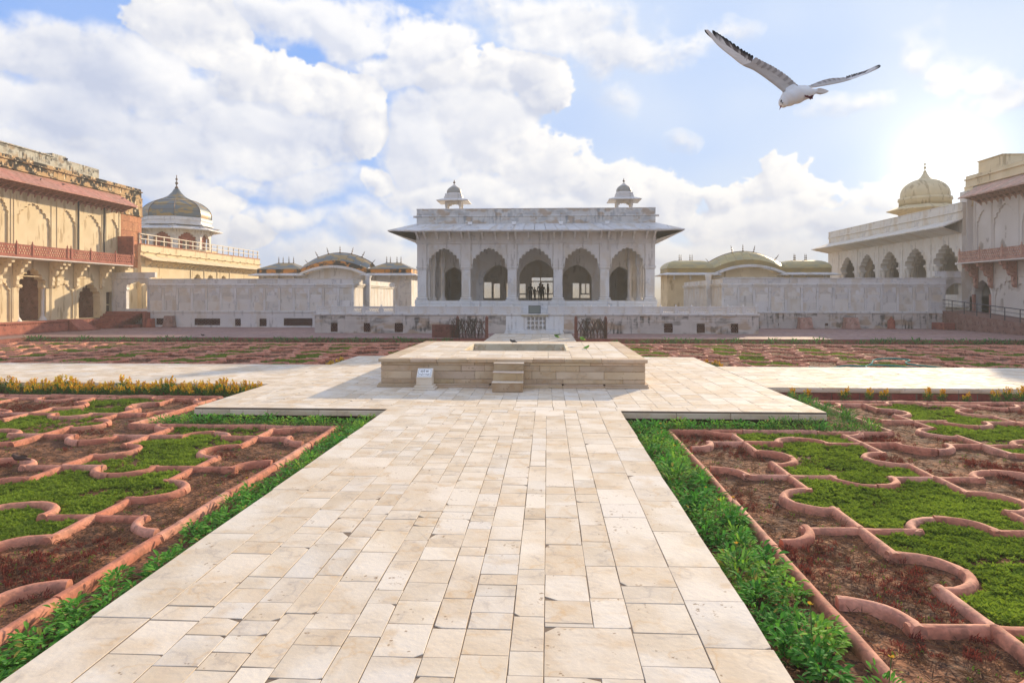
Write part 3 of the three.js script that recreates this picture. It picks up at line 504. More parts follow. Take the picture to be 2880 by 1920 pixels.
  const gGreen = tuft(18, 0.036, 0.022, [-0.1, 0.9]), gRed = tuft(10, 0.042, 0.010, [0.2, 1.3]), gDry = tuft(7, 0.08, 0.008, [0.0, 0.8]), gSeed = tuft(5, 0.04, 0.018, [0.2, 0.9]);
  function cover(name, g, label, category, pick, dens, cols, sc) {
    const pts = []; pick(pts, dens);
    const im = new THREE.InstancedMesh(g, M.leaf, pts.length); im.name = numbered(name); im.userData = { kind: 'stuff', label, category };
    const m = new THREE.Matrix4(), q = new THREE.Quaternion(), e = new THREE.Euler(), c = new THREE.Color();
    pts.forEach(([x, z], i) => { const k = sc * (0.7 + R() * 0.7); e.set((R() - 0.5) * 0.4, R() * 6.3, (R() - 0.5) * 0.4); m.compose(new THREE.Vector3(x, soilH(x, z), z), q.setFromEuler(e), new THREE.Vector3(k, k * (0.8 + R() * 0.5), k)); im.setMatrixAt(i, m); const t = mix3(cols[0], cols[1], Math.pow(fbm(x * 1.3 + 9, z * 1.3 + 70, 3), 1) * 0.8 + R() * 0.25); im.setColorAt(i, c.setRGB(...t)); });
    im.castShadow = im.receiveShadow = true; scene.add(im);
  }
  const onLine = (x, z) => { // near a kerb line (keeps tufts off the stone)
    const ax = Math.abs(x), fi = (ax - 5.6) / 2.6, fj = (-7 - z) / 2.87, i = Math.round(fi), j = Math.round(fj), dx = (fi - i) * 2.6, dz = (fj - j) * 2.87;
    return [i, j, dx, dz];
  };
  const column = (x, z) => {                                        // which bed a point lies in: -1 margin, else column number, with the round bumps
    const ax = Math.abs(x); const fi = (ax - 5.6) / 2.6, fj = (-7 - z) / 2.87; let i = Math.floor(fi); const j = Math.floor(fj);
    // bumps of the line across x at nodes i and i + 1
    for (const n of [i, i + 1]) { const cx = NX(n), cz = NZ(j) - 1.435, out = ((n + j) & 1) === 0 ? 1 : -1; const dx = ax - cx, dz = z - cz, r = Math.hypot(dx, dz); if (r < 0.55 && dx * out > 0) i = out < 0 ? n : n - 1; if (Math.abs(r - 0.55) < 0.14 && dx * out > -0.1) return -9; if (Math.abs(dx) < 0.14 && Math.abs(dz) > 0.5) return -9; }
    for (const n of [j, j + 1]) { const cz = NZ(n), cx = NX(Math.floor(fi)) + 1.3, up = ((Math.floor(fi) + n) & 1) === 0 ? 1 : -1; const dx = ax - cx, dz = z - cz, r = Math.hypot(dx, dz); if (Math.abs(r - 0.55) < 0.14 && dz * up > -0.1) return -9; if (Math.abs(dz) < 0.14 && Math.abs(dx) > 0.5) return -9; }
    return i;
  };
  const beds = (want, keep) => (pts, dens) => {
    for (const s of [-1, 1]) {
      const area = 20 * 19; for (let k = 0; k < dens * area; k++) { const x = 4 + R() * 19, z = -3.5 - R() * 18.4; if (!inNear(x - 0.1, z - 0.1)) continue; const far = Math.hypot(x, z) / 9; if (R() > 1 / Math.max(1, far * far * 0.6)) continue; if (want(column(x, z), s, x, z) && R() < keep(x * s, z)) pts.push([s * x, z]); }
      for (let k = 0; k < dens * 0.10 * 560; k++) { const x = 4 + R() * 33, z = -31 - R() * 16.5; if (inFar(x, z) && want(column(x, z), s, x, z) && R() < keep(x * s, z)) pts.push([s * x, z]); }
    }
  };
  const patch = (x, z, a, b) => sst(a, b, fbm(x * 0.8 + 33, z * 0.8 + 44, 4));
  cover('green_ground_cover', gGreen, 'short green ground cover filling the jigsaw beds', 'ground cover', beds((c) => c >= 0 && c % 2 === 0, (x, z) => 0.12 + 0.88 * patch(x, z, 0.30, 0.52)), 850, [[0.09, 0.16, 0.012], [0.33, 0.45, 0.04]], 1.2);
  cover('red_ground_cover', gRed, 'dark red ground cover growing in the bare beds', 'ground cover', beds((c, s, x, z) => c === 1 || c === 3 || c === 5 || c === 7 || (c === -1 && z < -6.5), (x, z) => 0.8 * patch(x, z, 0.47, 0.66) * (Math.abs(x) > 8 ? 1 : 0.45)), 420, [[0.15, 0.045, 0.03], [0.27, 0.06, 0.045]], 1.05);
  cover('dry_stalks', gDry, 'dry brown stalks lying on the bare soil', 'dry stalks', beds((c) => c === -1 || (c > 0 && c % 2 === 1), () => 0.7), 70, [[0.12, 0.07, 0.04], [0.24, 0.14, 0.08]], 1);
  cover('seedlings', gSeed, 'tiny green seedlings scattered over the bare soil', 'seedlings', beds((c) => c === -1 || (c > 0 && c % 2 === 1), () => 0.5), 26, [[0.10, 0.20, 0.02], [0.22, 0.32, 0.05]], 0.9);
}
console.log('plants');

// ================================================================ marble tank platform
{
  const R = mulberry(404), t = thing('tank_platform', 'raised square marble tank with three steps in the middle of the square', 'platform');
  const X = 4.4, Z0 = -22.5, Z1 = -31.35, T = 0.94;
  const mat = std({ map: pavingMap, roughnessMap: pavingRough, roughness: 1, color: L(0.66, 0.55, 0.43) });
  const stone = (x0, x1, y0, y1, z0, z1, name = 'facing_stone', c = 0.012, m = mat) => { const s = 0.86 + R() * 0.24; return meshOf(name, norm(cb(x0, x1, y0, y1, z0, z1, c), [s, s * (0.94 + R() * 0.05), s * (0.85 + R() * 0.1)], R() * 3, R() * 3), m, t); };
  const B = [-2.0, 1.88, -29.6, -25.9];                            // basin x0, x1, z1, z0
  part(t, 'core', [bb(-X + 0.1, B[0] - 0.06, 0, T - 0.06, Z1 + 0.1, Z0 - 0.1), bb(B[1] + 0.06, X - 0.1, 0, T - 0.06, Z1 + 0.1, Z0 - 0.1), bb(B[0] - 0.06, B[1] + 0.06, 0, T - 0.06, Z1 + 0.1, B[2] - 0.06), bb(B[0] - 0.06, B[1] + 0.06, 0, T - 0.06, B[3] + 0.06, Z0 - 0.1), bb(B[0] - 0.06, B[1] + 0.06, 0, 0.3, B[2] - 0.06, B[3] + 0.06)], M.joint);
  const rows = [[0.12, 0.27], [0.27, 0.53], [0.53, 0.72], [0.72, 0.82]];
  rows.forEach(([y0, y1], r) => {
    for (const side of [0, 1, 2]) {
      const a0 = side === 0 ? -X + 0.02 : Z1, a1 = side === 0 ? X - 0.02 : Z0 - 0.14;
      for (let a = a0; a < a1 - 0.05;) { let e = a + 0.7 + R() * 1.5; if (a1 - e < 0.5) e = a1; const d = R() * 0.012; if (side === 0) stone(a + 0.003, e - 0.003, y0 + 0.003, y1 - 0.003, Z0 - 0.14, Z0 - 0.02 - d); else { const s = side === 1 ? -1 : 1; stone(s * (X - 0.14), s * (X - 0.02 - d), y0 + 0.003, y1 - 0.003, a + 0.003, e - 0.003); } a = e; }
    }
  });
  for (let x = -X - 0.09; x < X; ) { let e = Math.min(X + 0.09, x + 1.2 + R() * 1.2); if (X - e < 0.6) e = X + 0.09; stone(x, e - 0.004, 0.0, 0.07, Z0 - 0.1, Z0 + 0.10, 'base_moulding', 0.015); stone(x + 0.03, e - 0.03, 0.072, 0.118, Z0 - 0.1, Z0 + 0.045, 'base_moulding', 0.015); x = e; }
  for (const s of [-1, 1]) for (let z = Z1; z < Z0 - 0.15;) { const e = Math.min(Z0 - 0.104, z + 1.6); stone(s * (X - 0.1), s * (X + 0.09), 0, 0.118, z, e - 0.004, 'base_moulding', 0.02); z = e; }
  const lip = 0.05;
  for (let x = -X - lip; x < X;) { let e = x + 0.8 + R() * 1.4; if (X + lip - e < 0.6) e = X + lip; stone(x, e - 0.004, 0.822, T - 0.002, Z0 - 0.5, Z0 + lip, 'coping_stone', 0.014); x = e; }
  for (let x = -X - lip; x < X;) { let e = x + 0.8 + R() * 1.4; if (X + lip - e < 0.6) e = X + lip; stone(x, e - 0.004, 0.822, T - 0.002, Z1 - lip, Z1 + 0.5, 'coping_stone', 0.014); x = e; }
  for (const s of [-1, 1]) for (let z = Z1 + 0.504; z < Z0 - 0.55;) { let e = z + 0.8 + R() * 1.3; if (Z0 - 0.504 - e < 0.5) e = Z0 - 0.504; stone(s * (X - 0.5), s * (X + lip), 0.822, T - 0.002, z, e - 0.004, 'coping_stone', 0.014); z = e; }
  const tops = [...columnsOf([-3.896, -3.3, -2.6, -2.12], Z1 + 0.5, Z0 - 0.5, R, 0.6, 1.4, 0.1), ...columnsOf([2.0, 2.7, 3.2, 3.896], Z1 + 0.5, Z0 - 0.5, R, 0.6, 1.4, 0.1), ...columnsOf([-2.12, -1.3, -0.4, 0.3, 1.2, 2.0], B[3] + 0.12, Z0 - 0.5, R, 0.5, 0.9, 0.1), ...columnsOf([-2.12, -1.2, -0.2, 0.8, 2.0], Z1 + 0.5, B[2] - 0.12, R, 0.5, 1, 0.1)];
  for (const r of tops) { const g = slab(...r, T, 0.01, R); meshOf('top_slab', g, M.paving, t); }
  // basin lining, rim and water
  for (const [x0, x1, z0, z1] of [[B[0] - 0.12, B[1] + 0.12, B[3], B[3] + 0.115], [B[0] - 0.12, B[1] + 0.12, B[2] - 0.115, B[2]], [B[0] - 0.12, B[0], B[2] + 0.003, B[3] - 0.003], [B[1], B[1] + 0.12, B[2] + 0.003, B[3] - 0.003]]) stone(x0, x1, 0.30, T + 0.012, z0, z1, 'basin_wall', 0.015, M.paving);
  for (const [x, z] of [[B[0], B[3]], [B[1], B[3]], [B[0], B[2]], [B[1], B[2]]]) stone(x + Math.sign(-x) * 0.003, x + Math.sign(-x) * 0.16, 0.3, 0.82, z + Math.sign(-27.75 - z) * 0.003, z + Math.sign(-27.75 - z) * 0.16, 'basin_corner', 0.02, M.paving);
  const w = meshOf('water', norm(bb(B[0] + 0.004, B[1] - 0.004, 0.31, 0.62, B[2] + 0.004, B[3] - 0.004)), new THREE.MeshPhysicalMaterial({ color: L(0.10, 0.13, 0.14), roughness: 0.04, clearcoat: 1, clearcoatRoughness: 0.03 }), t);
  // steps
  const steps = [[0.0, 0.28, -21.35], [0.283, 0.56, -21.72], [0.563, 0.82, -22.08]];
  for (const [y0, y1, zf] of steps) stone(-0.56, 0.40, y0, y1, Z0 + 0.055, zf, 'step', 0.018, std({ map: pavingMap, color: L(0.58, 0.47, 0.34), roughness: 0.85 }));
  for (const [, y1, zf] of steps) stone(-0.575, 0.415, y1 + 0.002, y1 + 0.03, zf - 0.36, zf + 0.02, 'tread', 0.008, M.paving);
}
// ---- name plinth
{
  const t = thing('name_plinth', 'small marble plinth with a white name plate leaning against the tank platform', 'sign', [-2.79, 0, -21.95], 0);
  part(t, 'base', cb(-0.36, 0.36, 0, 0.07, -0.3, 0.28, 0.015), M.paving); part(t, 'base_step', cb(-0.31, 0.31, 0.072, 0.14, -0.27, 0.23, 0.015), M.paving);
  part(t, 'block', cb(-0.25, 0.25, 0.142, 0.36, -0.24, 0.18, 0.01), M.paving);
  part(t, 'desk', norm(new THREE.ExtrudeGeometry(shp([[-0.20, 0.362], [0.19, 0.362], [0.19, 0.40], [-0.10, 0.66], [-0.20, 0.66]]), { depth: 0.5, bevelEnabled: false }).rotateY(-Math.PI / 2).translate(0.25, 0, 0)), M.paving);
  const c = document.createElement('canvas'); c.width = 512; c.height = 330; const x = c.getContext('2d');
  x.fillStyle = '#f2f2ee'; x.fillRect(0, 0, 512, 330); x.strokeStyle = '#22232a'; x.lineWidth = 9; x.strokeRect(34, 30, 444, 270);
  x.fillStyle = '#1c1d22'; x.textAlign = 'left'; 
  { // the Hindi name, drawn stroke by stroke
    x.lineWidth = 9; x.lineCap = 'round'; x.strokeStyle = '#1c1d22'; const P = (...p) => { x.beginPath(); x.moveTo(p[0], p[1]); for (let i = 2; i < p.length; i += 4) x.quadraticCurveTo(p[i], p[i + 1], p[i + 2], p[i + 3]); x.stroke(); }, bar = (X) => P(X, 84, X, 115, X, 146), y = 84;
    P(92, y, 180, y, 262, y); P(290, y, 340, y, 392, y);
    P(98, 96, 122, 92, 120, 106, 118, 114, 108, 114, 128, 114, 124, 132, 114, 146, 96, 138); P(120, 116, 134, 118, 142, 112); bar(144);                 // a
    x.beginPath(); x.arc(134, 66, 5, 0, 6.3); x.fill();                                                                                              // nasal dot
    P(162, y, 163, 100, 161, 116, 156, 128, 150, 118); bar(184); P(184, 146, 196, 150, 194, 160, 184, 172, 166, 160);                                  // goo
    P(212, y, 226, 88, 224, 100, 220, 112, 204, 110); P(206, 112, 220, 128, 230, 146); bar(250); P(250, 84, 246, 58, 226, 60, 214, 64, 216, 80);       // ree
    P(322, 104, 306, 96, 300, 112, 304, 130, 322, 122); P(302, 104, 312, 114, 320, 124); bar(324); bar(344); P(362, y, 363, 100, 361, 116, 356, 128, 350, 118); bar(384); // baag
  } x.textAlign = 'center'; x.font = 'bold 66px sans-serif'; x.fillText('Anguri Bagh', 256, 248);
  const ct = new THREE.CanvasTexture(c); ct.colorSpace = THREE.SRGBColorSpace;
  const pl = new THREE.Mesh(new THREE.BoxGeometry(0.46, 0.012, 0.37), [0, 0, 1, 0, 0, 0].map(k => k ? new THREE.MeshStandardMaterial({ map: ct, roughness: 0.35 }) : new THREE.MeshStandardMaterial({ color: 0xeeeeea, roughness: 0.4 })));
  pl.name = 'name_plate'; pl.position.set(0, 0.535, 0.052); pl.rotation.x = 0.73; pl.castShadow = true; t.add(pl);
}

// ================================================================ terrace of the pavilion
const grilleMat = std({ map: M.red.map, color: L(0.13, 0.06, 0.05), roughness: 0.85 });
function grille(parent, x0, x1, y0, y1, z, name = 'grille') {        // dark pierced screen in a recess
  part(parent, name, norm(jali(x1 - x0, y1 - y0, 0.05, 0.14, 0.03).translate((x0 + x1) / 2, y0, z)), grilleMat);
}
{
  const R = mulberry(12), t = thing('pavilion_terrace', 'low stained marble terrace with pierced railing below the central pavilion', 'terrace');
  const ZF = -55.5, W = 18.05, wins = [[-16.71, -16.13], [-13.96, -13.4], [-11.38, -10.68], [10.55, 11.25], [13.15, 13.8], [15.85, 16.45]], holes = wins.map(([a, b]) => rect(a, b, 0.09, 0.83));
  part(t, 'front_wall', ext(rect(-W, W, 0.0, 1.43), 0.3, ZF - 0.3, [...holes, rect(-0.72, 1.02, 0.3, 1.5).map(p => [p[0], Math.min(p[1], 1.40)])]), M.terrace);
  for (const s of [-1, 1]) part(t, 'side_wall', bb(s * (W - 0.3), s * W, 0, 1.43, -66, ZF - 0.302), M.terrace);
  part(t, 'floor', bb(-W, W, 1.432, 1.55, -66, ZF), M.marble);
  part(t, 'added_back_wall', bb(-W + 0.31, W - 0.31, 0, 1.43, ZF - 4.2, ZF - 4.0), M.marble);  // unseen back wall, added to keep the space behind the grilles dark
  part(t, 'cornice', [cb(-W - 0.06, W + 0.06, 1.44, 1.50, ZF - 0.1, ZF + 0.06, 0.015), cb(-W - 0.1, W + 0.1, 1.502, 1.61, ZF - 0.12, ZF + 0.10, 0.02)], M.marble);
  for (const [a, b] of wins) grille(t, a, b, 0.09, 0.83, ZF - 0.16);
  for (const [a, b] of [[-16.9, -15.9], [-15.5, -13.1], [-13, -10], [-9.8, -6.5], [-6.4, -3.2], [3.2, 6.5], [6.6, 9.8], [10.0, 12.6], [12.8, 15.3], [15.4, 17.6]]) part(t, 'string_course', bb(a, b, 1.04, 1.065, ZF, ZF + 0.018), M.marble);
  for (const x of [-17.6, -15.7, -13.05, -9.9, -6.45, 6.55, 9.9, 12.7, 15.35]) part(t, 'pilaster_strip', bb(x - 0.14, x + 0.14, 0.0, 1.43, ZF, ZF + 0.02), M.terrace);
  // niche panel of the cascade
  const nh = []; for (let j = 0; j < 3; j++) for (let i = 0; i < 5; i++) nh.push(cusped(-0.50 + 0.155 + i * 0.325, 0.24, 0.36 + j * 0.35, 0.36 + j * 0.35 + 0.17, 0.36 + j * 0.35 + 0.29, 1));
  part(t, 'niche_panel', ext(rect(-0.72, 1.02, 0.30, 1.40), 0.1, ZF - 0.12, nh), M.marble); part(t, 'niche_back', bb(-0.72, 1.02, 0.30, 1.40, ZF - 0.30, ZF - 0.28), M.marble);
  for (const [a, b] of [[-2.2, -1.4], [-1.38, -0.75], [1.05, 1.7], [1.72, 2.5]]) part(t, 'marble_panel', cb(a, b, 0.28, 1.42, ZF, ZF + 0.05, 0.01), M.marbleSmooth);
  part(t, 'cascade_lip', cb(-0.95, 1.25, 1.40, 1.50, ZF - 0.1, ZF + 0.16, 0.02), std({ map: pavingMap, color: L(0.45, 0.40, 0.28), roughness: 0.9 }));
  part(t, 'plinth_step', [cb(-2.3, 2.5, 0.0, 0.12, ZF - 0.1, ZF + 0.75, 0.02), cb(-2.22, 2.42, 0.122, 0.28, ZF - 0.1, ZF + 0.62, 0.02)], M.marbleSmooth);
  // railing: posts with knobs and pierced panels
  const knob = norm(lathe([[0, 0.16], [0.03, 0.13], [0.045, 0.09], [0.03, 0.06], [0.06, 0.03], [0.075, 0]], 8)), postG = norm(cb(-0.075, 0.075, 0, 0.60, -0.07, 0.07, 0.015)), pan = {};
  const xs = []; for (let x = -17.85; x < -1.2;) { xs.push(x); x += 1.2 + R() * 0.3; } xs.push(-1.05);
  const run = (list) => list.forEach((x, i) => {
    const po = meshOf('railing_post', postG, M.marble, t); po.position.set(x, 1.61, ZF + 0.0); const kn = meshOf('knob', knob, M.marble, po); kn.position.y = 0.60;
    if (i < list.length - 1) { const w = +(list[i + 1] - x - 0.15).toFixed(2), g = pan[w] ||= norm(jali(w, 0.52, 0.05, 0.13, 0.09)); const p = meshOf('railing_panel', g, M.marble, t); p.position.set((x + list[i + 1]) / 2, 1.615, ZF); const cap = meshOf('top_rail', pan['c' + w] ||= norm(cb(-w / 2, w / 2, 0.522, 0.585, -0.045, 0.045, 0.012)), M.marble, t); cap.position.copy(p.position); }
  });
  run(xs); run(xs.map(x => -x + 0.25).reverse().map(x => Math.min(x, 17.85)));
  for (const s of [-1, 1]) for (let z = ZF - 1.4; z > -64; z -= 1.4) { const p = meshOf('railing_panel', pan['s'] ||= norm(jali(1.25, 0.52, 0.05, 0.13, 0.09)), M.marble, t); p.position.set(s * 17.85, 1.555, z + 0.7); p.rotation.y = Math.PI / 2; const po = meshOf('railing_post', postG, M.marble, t); po.position.set(s * 17.85, 1.555, z); }
}
{ const t = thing('notice_board', 'dark grey blank board standing in the gap of the terrace railing', 'board', [0.13, 1.615, -55.48]);
  part(t, 'frame', [bb(-0.5, -0.44, 0, 0.66, -0.04, 0.04), bb(0.44, 0.5, 0, 0.66, -0.04, 0.04), bb(-0.438, 0.438, 0, 0.06, -0.04, 0.04), bb(-0.438, 0.438, 0.6, 0.66, -0.04, 0.04)], flat(0.10, 0.12, 0.12)); part(t, 'panel', bb(-0.438, 0.438, 0.06, 0.6, -0.02, 0.02), flat(0.17, 0.20, 0.18, 0.6)); }

// ================================================================ central pavilion
const finialPts = [[0.0, 1.0], [0.02, 0.98], [0.05, 0.9], [0.02, 0.84], [0.03, 0.8], [0.10, 0.72], [0.10, 0.68], [0.03, 0.6], [0.03, 0.55], [0.13, 0.44], [0.13, 0.40], [0.04, 0.3], [0.04, 0.24], [0.15, 0.12], [0.15, 0.08], [0.05, 0.0]];
const finialG = norm(lathe(finialPts, 10));
function finial(parent, x, y, z, h, m = M.finial, rx = 0, name = 'finial') { const o = meshOf(name, finialG, m, parent); o.position.set(x, y, z); o.scale.set(h * 0.8, h, h * 0.8); o.rotation.z = rx; return o; }
function hipEave(x0, x1, z0, z1, over, yIn, yOut, th) {               // sloping stone eave all round a block
  const i = [[x0, yIn, z0], [x1, yIn, z0], [x1, yIn, z1], [x0, yIn, z1]], o = [[x0 - over, yOut, z0 - over], [x1 + over, yOut, z0 - over], [x1 + over, yOut, z1 + over], [x0 - over, yOut, z1 + over]];
  const v = [...i, ...o, ...i.map(p => [p[0], p[1] - th * 1.2, p[2]]), ...o.map(p => [p[0], p[1] - th, p[2]])], f = [];
  for (let k = 0; k < 4; k++) { const n = (k + 1) % 4; f.push([k, n, n + 4, k + 4].reverse(), [k + 8, n + 8, n + 12, k + 12], [k + 4, n + 4, n + 12, k + 12].reverse()); }
  return tri(v, f);
}
{
  const R = mulberry(2024), t = thing('marble_pavilion', 'white marble pavilion with five cusped arches and two roof kiosks', 'pavilion');
  const ZF = -60, cx = 0.08, W = 10.57, piers = [-9.95, -6.02, -1.94, 2.10, 6.18, 10.11], FL = 2.63;
  // base
  part(t, 'plinth', [bb(cx - W - 0.1, cx + W + 0.1, 1.552, 2.0, -78, ZF + 0.5), bb(cx - W, cx + W, 2.0, 2.36, -78, ZF + 0.35)], M.marbleSmooth);
  part(t, 'floor', cb(cx - W - 0.05, cx + W + 0.05, 2.362, FL, -78, ZF + 0.3, 0.02), M.marbleSmooth);
  part(t, 'landing_step', [cb(-3.2, 3.2, 1.553, 1.9, ZF + 0.5, ZF + 1.3, 0.02), cb(-2.8, 2.8, 1.902, 2.2, ZF + 0.5, ZF + 0.9, 0.02)], M.marbleSmooth);
  const arches = []; for (let k = 0; k < 5; k++) { const a = piers[k] + 0.42, b = piers[k + 1] - 0.42; arches.push([(a + b) / 2, b - a]); }
  // arcade wall above the capitals, one arched slab to a bay
  arches.forEach(([x, w], k) => {
    const a = piers[k] + 0.44, b = piers[k + 1] - 0.44;
    const top = cusped(x, w * 0.985, 5.40, 5.98, 7.28, 4); const pts = [[a, 5.38], ...top, [b, 5.38], [b, 7.66], [a, 7.66]];
    part(t, 'arch_slab', ext(pts, 0.5, ZF - 0.56), M.marble);
    const top2 = cusped(x, w * 0.985 + 0.16, 5.40, 5.98, 7.48, 4), o = [[a + 0.1, 5.38], ...top2.filter(p => p[0] > a + 0.1 && p[0] < b - 0.1), [b - 0.1, 5.38], [b - 0.1, 7.56], [a + 0.1, 7.56]];
    part(t, 'spandrel_relief', ext(o, 0.04, ZF - 0.062), M.marbleSmooth);
  });
  for (const x of piers) {
    const p = part(t, 'pier', cb(x - 0.40, x + 0.40, 2.95, 5.40, ZF - 0.8, ZF, 0.03), M.marbleSmooth);
    part(p, 'capital', [cb(x - 0.46, x + 0.46, 5.402, 5.50, ZF - 0.84, ZF + 0.05, 0.02), cb(x - 0.50, x + 0.50, 5.502, 5.70, ZF - 0.86, ZF + 0.09, 0.04)], M.marble);
    part(p, 'base', [cb(x - 0.58, x + 0.58, FL, 2.74, ZF - 0.95, ZF + 0.20, 0.02), cb(x - 0.50, x + 0.50, 2.742, 2.95, ZF - 0.9, ZF + 0.11, 0.05)], M.marbleSmooth);
    part(p, 'panel_frame', [bb(x - 0.22, x - 0.18, 3.2, 4.0, ZF, ZF + 0.02), bb(x + 0.18, x + 0.22, 3.2, 4.0, ZF, ZF + 0.02), bb(x - 0.178, x + 0.178, 3.2, 3.24, ZF, ZF + 0.02), bb(x - 0.178, x + 0.178, 3.96, 4.0, ZF, ZF + 0.02), bb(x - 0.08, x + 0.08, 3.35, 3.85, ZF, ZF + 0.025)], M.marble);
    part(t, 'upper_pier', cb(x - 0.43, x + 0.43, 5.702, 7.66, ZF - 0.7, ZF + 0.03, 0.02), M.marble);
  }
  part(t, 'architrave', [cb(cx - W, cx + W, 7.662, 7.80, ZF - 0.7, ZF + 0.06, 0.015), cb(cx - W + 0.03, cx + W - 0.03, 7.802, 7.98, ZF - 0.7, ZF + 0.03, 0.015)], M.marble);
  // front eave: brackets, soffit and stone slabs
  const bra = norm(ext([[0, 0], [0.05, 0.14], [0.22, 0.22], [0.3, 0.42], [0.62, 0.5], [0.9, 0.72], [1.15, 0.88], [1.3, 1.05], [0, 1.05]], 0.16, -0.08).rotateY(-Math.PI / 2).scale(1, 0.72, 1));
  for (const px of piers) for (const d of [-0.33, 0.33]) { const o = meshOf('bracket', bra, M.marble, t); o.position.set(px + d, 7.985, ZF + 0.03); }
  for (let k = 0; k < 5; k++) for (const s of [0.36, 0.64]) { const o = meshOf('bracket', bra, M.marble, t); o.position.set(lerp(piers[k], piers[k + 1], s), 7.985, ZF + 0.03); }
  const EO = 2.05, yI = 9.45, yO = 8.70;
  part(t, 'frieze', bb(cx - W + 0.02, cx + W - 0.02, 7.982, 9.40, ZF - 0.7, ZF - 0.02), M.marble);
  part(t, 'soffit', tri([[cx - W, 8.66, ZF], [cx + W, 8.66, ZF], [cx + W + EO - 0.06, yO - 0.03, ZF + EO - 0.06], [cx - W - EO + 0.06, yO - 0.03, ZF + EO - 0.06], [cx - W, 8.9, ZF], [cx + W, 8.9, ZF]], [[0, 1, 2, 3], [4, 3, 2, 5], [0, 3, 4], [1, 5, 2]]), M.marble);
  const N = 26;
  for (let k = 0; k < N; k++) {
    const a = k / N, b = (k + 1) / N, g = 0.02, xi0 = lerp(cx - W, cx + W, a) + g, xi1 = lerp(cx - W, cx + W, b) - g, xo0 = lerp(cx - W - EO, cx + W + EO, a) + g, xo1 = lerp(cx - W - EO, cx + W + EO, b) - g, dy = (R() - 0.5) * 0.03, s = 0.94 + R() * 0.12;
    const v = [[xi0, yI + dy, ZF - 0.1], [xi1, yI + dy, ZF - 0.1], [xo1, yO + dy, ZF + EO], [xo0, yO + dy, ZF + EO]], w = v.map(p => [p[0], p[1] - 0.10, p[2]]);
    meshOf('eave_slab', norm(tri([...v, ...w], [[0, 3, 2, 1], [4, 5, 6, 7], [3, 7, 6, 2], [0, 1, 5, 4], [0, 4, 7, 3], [1, 2, 6, 5]]), [s, s, s], R() * 5, R() * 5), M.chajja, t);
  }
  for (const s of [-1, 1]) {                                           // side and back eaves
    const xi = cx + s * W, xo = cx + s * (W + EO), v = [[xi, yI, ZF - 0.1], [xi, yI, -78], [xo, yO, -78 - EO], [xo, yO, ZF + EO], [xi, yI - 0.1, ZF - 0.1], [xi, yI - 0.1, -78], [xo, yO - 0.1, -78 - EO], [xo, yO - 0.1, ZF + EO - 0.02]];
    part(t, 'side_eave', tri(v, [[0, 1, 2, 3], [7, 6, 5, 4], [3, 2, 6, 7], [0, 3, 7, 4]]), M.chajja);
    part(t, 'side_soffit', tri([[xi, 7.98, ZF], [xi, 7.98, -78], [xo, yO - 0.12, -78 - EO], [xo, yO - 0.12, ZF + EO]], [[0, 1, 2, 3]]), M.marble);
  }
  // parapet
  const par = (x0, x1, z0, z1, nm) => { part(t, nm, [bb(x0, x1, 9.402, 10.03, z0, z1), bb(x0, x1, 10.19, 10.72, z0, z1)], M.parapet); part(t, 'parapet_band', cb(x0 - 0.08, x1 + 0.08, 10.032, 10.188, z0 - 0.08, z1 + 0.08, 0.05), M.parapet); part(t, 'coping', cb(x0 - 0.03, x1 + 0.03, 10.722, 10.79, z0 - 0.03, z1 + 0.03, 0.02), M.marble); };
  par(cx - W + 0.06, cx + W - 0.06, ZF - 0.55, ZF - 0.08, 'parapet');
  for (const s of [-1, 1]) par(s < 0 ? cx - W + 0.06 : cx + W - 0.5, s < 0 ? cx - W + 0.5 : cx + W - 0.06, -78, ZF - 0.65, 'side_parapet');
  for (const s of [-1, 1]) part(t, 'water_spout', norm(new THREE.CylinderGeometry(0.09, 0.11, 0.3, 10).rotateZ(Math.PI / 2).translate(cx + s * (W + 0.12), 10.1, ZF - 0.3)), M.marble);
  part(t, 'roof', bb(cx - W + 0.1, cx + W - 0.1, 9.0, 9.398, -78, ZF - 0.72), M.marble);
  // side arcades of the open hall and inner walls
  for (const s of [-1, 1]) {
    const x = cx + s * (W - 0.45), zs = [-62.6, -65.2];
    const holes = [cusped(0, 1.7, 0.02, 3.2, 4.5, 3)];
    const g = ext(rect(-2.7, 2.7, 0, 6.3), 0.6, -0.3, [cusped(-1.25, 1.9, 0.02, 3.1, 4.6, 3), cusped(1.25, 1.9, 0.02, 3.1, 4.6, 3)]).rotateY(Math.PI / 2).translate(x, FL + 0.001, -63.5);
    part(t, 'side_arcade', g, M.marble);
    part(t, 'side_wall', bb(x - 0.3, x + 0.3, FL, 8.98, -78, -66.25), M.marble);
  }
  const inner = M.marble;
  part(t, 'inner_wall', ext(rect(cx - W + 0.75, cx + W - 0.75, FL + 0.001, 8.98), 0.8, -67.0, [pointed(-8.0, 2.3, FL + 0.02, 4.5, 5.9), pointed(-3.6, 2.9, FL + 0.02, 4.7, 6.1), pointed(0.2, 3.5, FL + 0.02, 5.0, 6.6), pointed(4.0, 2.9, FL + 0.02, 4.7, 6.1), pointed(8.2, 2.3, FL + 0.02, 4.5, 5.9)]), inner);
  for (const x of [-9.2, -8.55]) for (const s of [-1, 1]) part(t, 'engaged_column', lathe([[0.34, 0], [0.34, 0.15], [0.2, 0.4], [0.2, 2.9], [0.3, 3.2], [0.3, 3.5], [0.22, 4.2], [0.22, 5.2]], 8).translate(s > 0 ? -x + 0.15 : x, FL, -61.6 - (x + 9.2) * 2.4), inner);
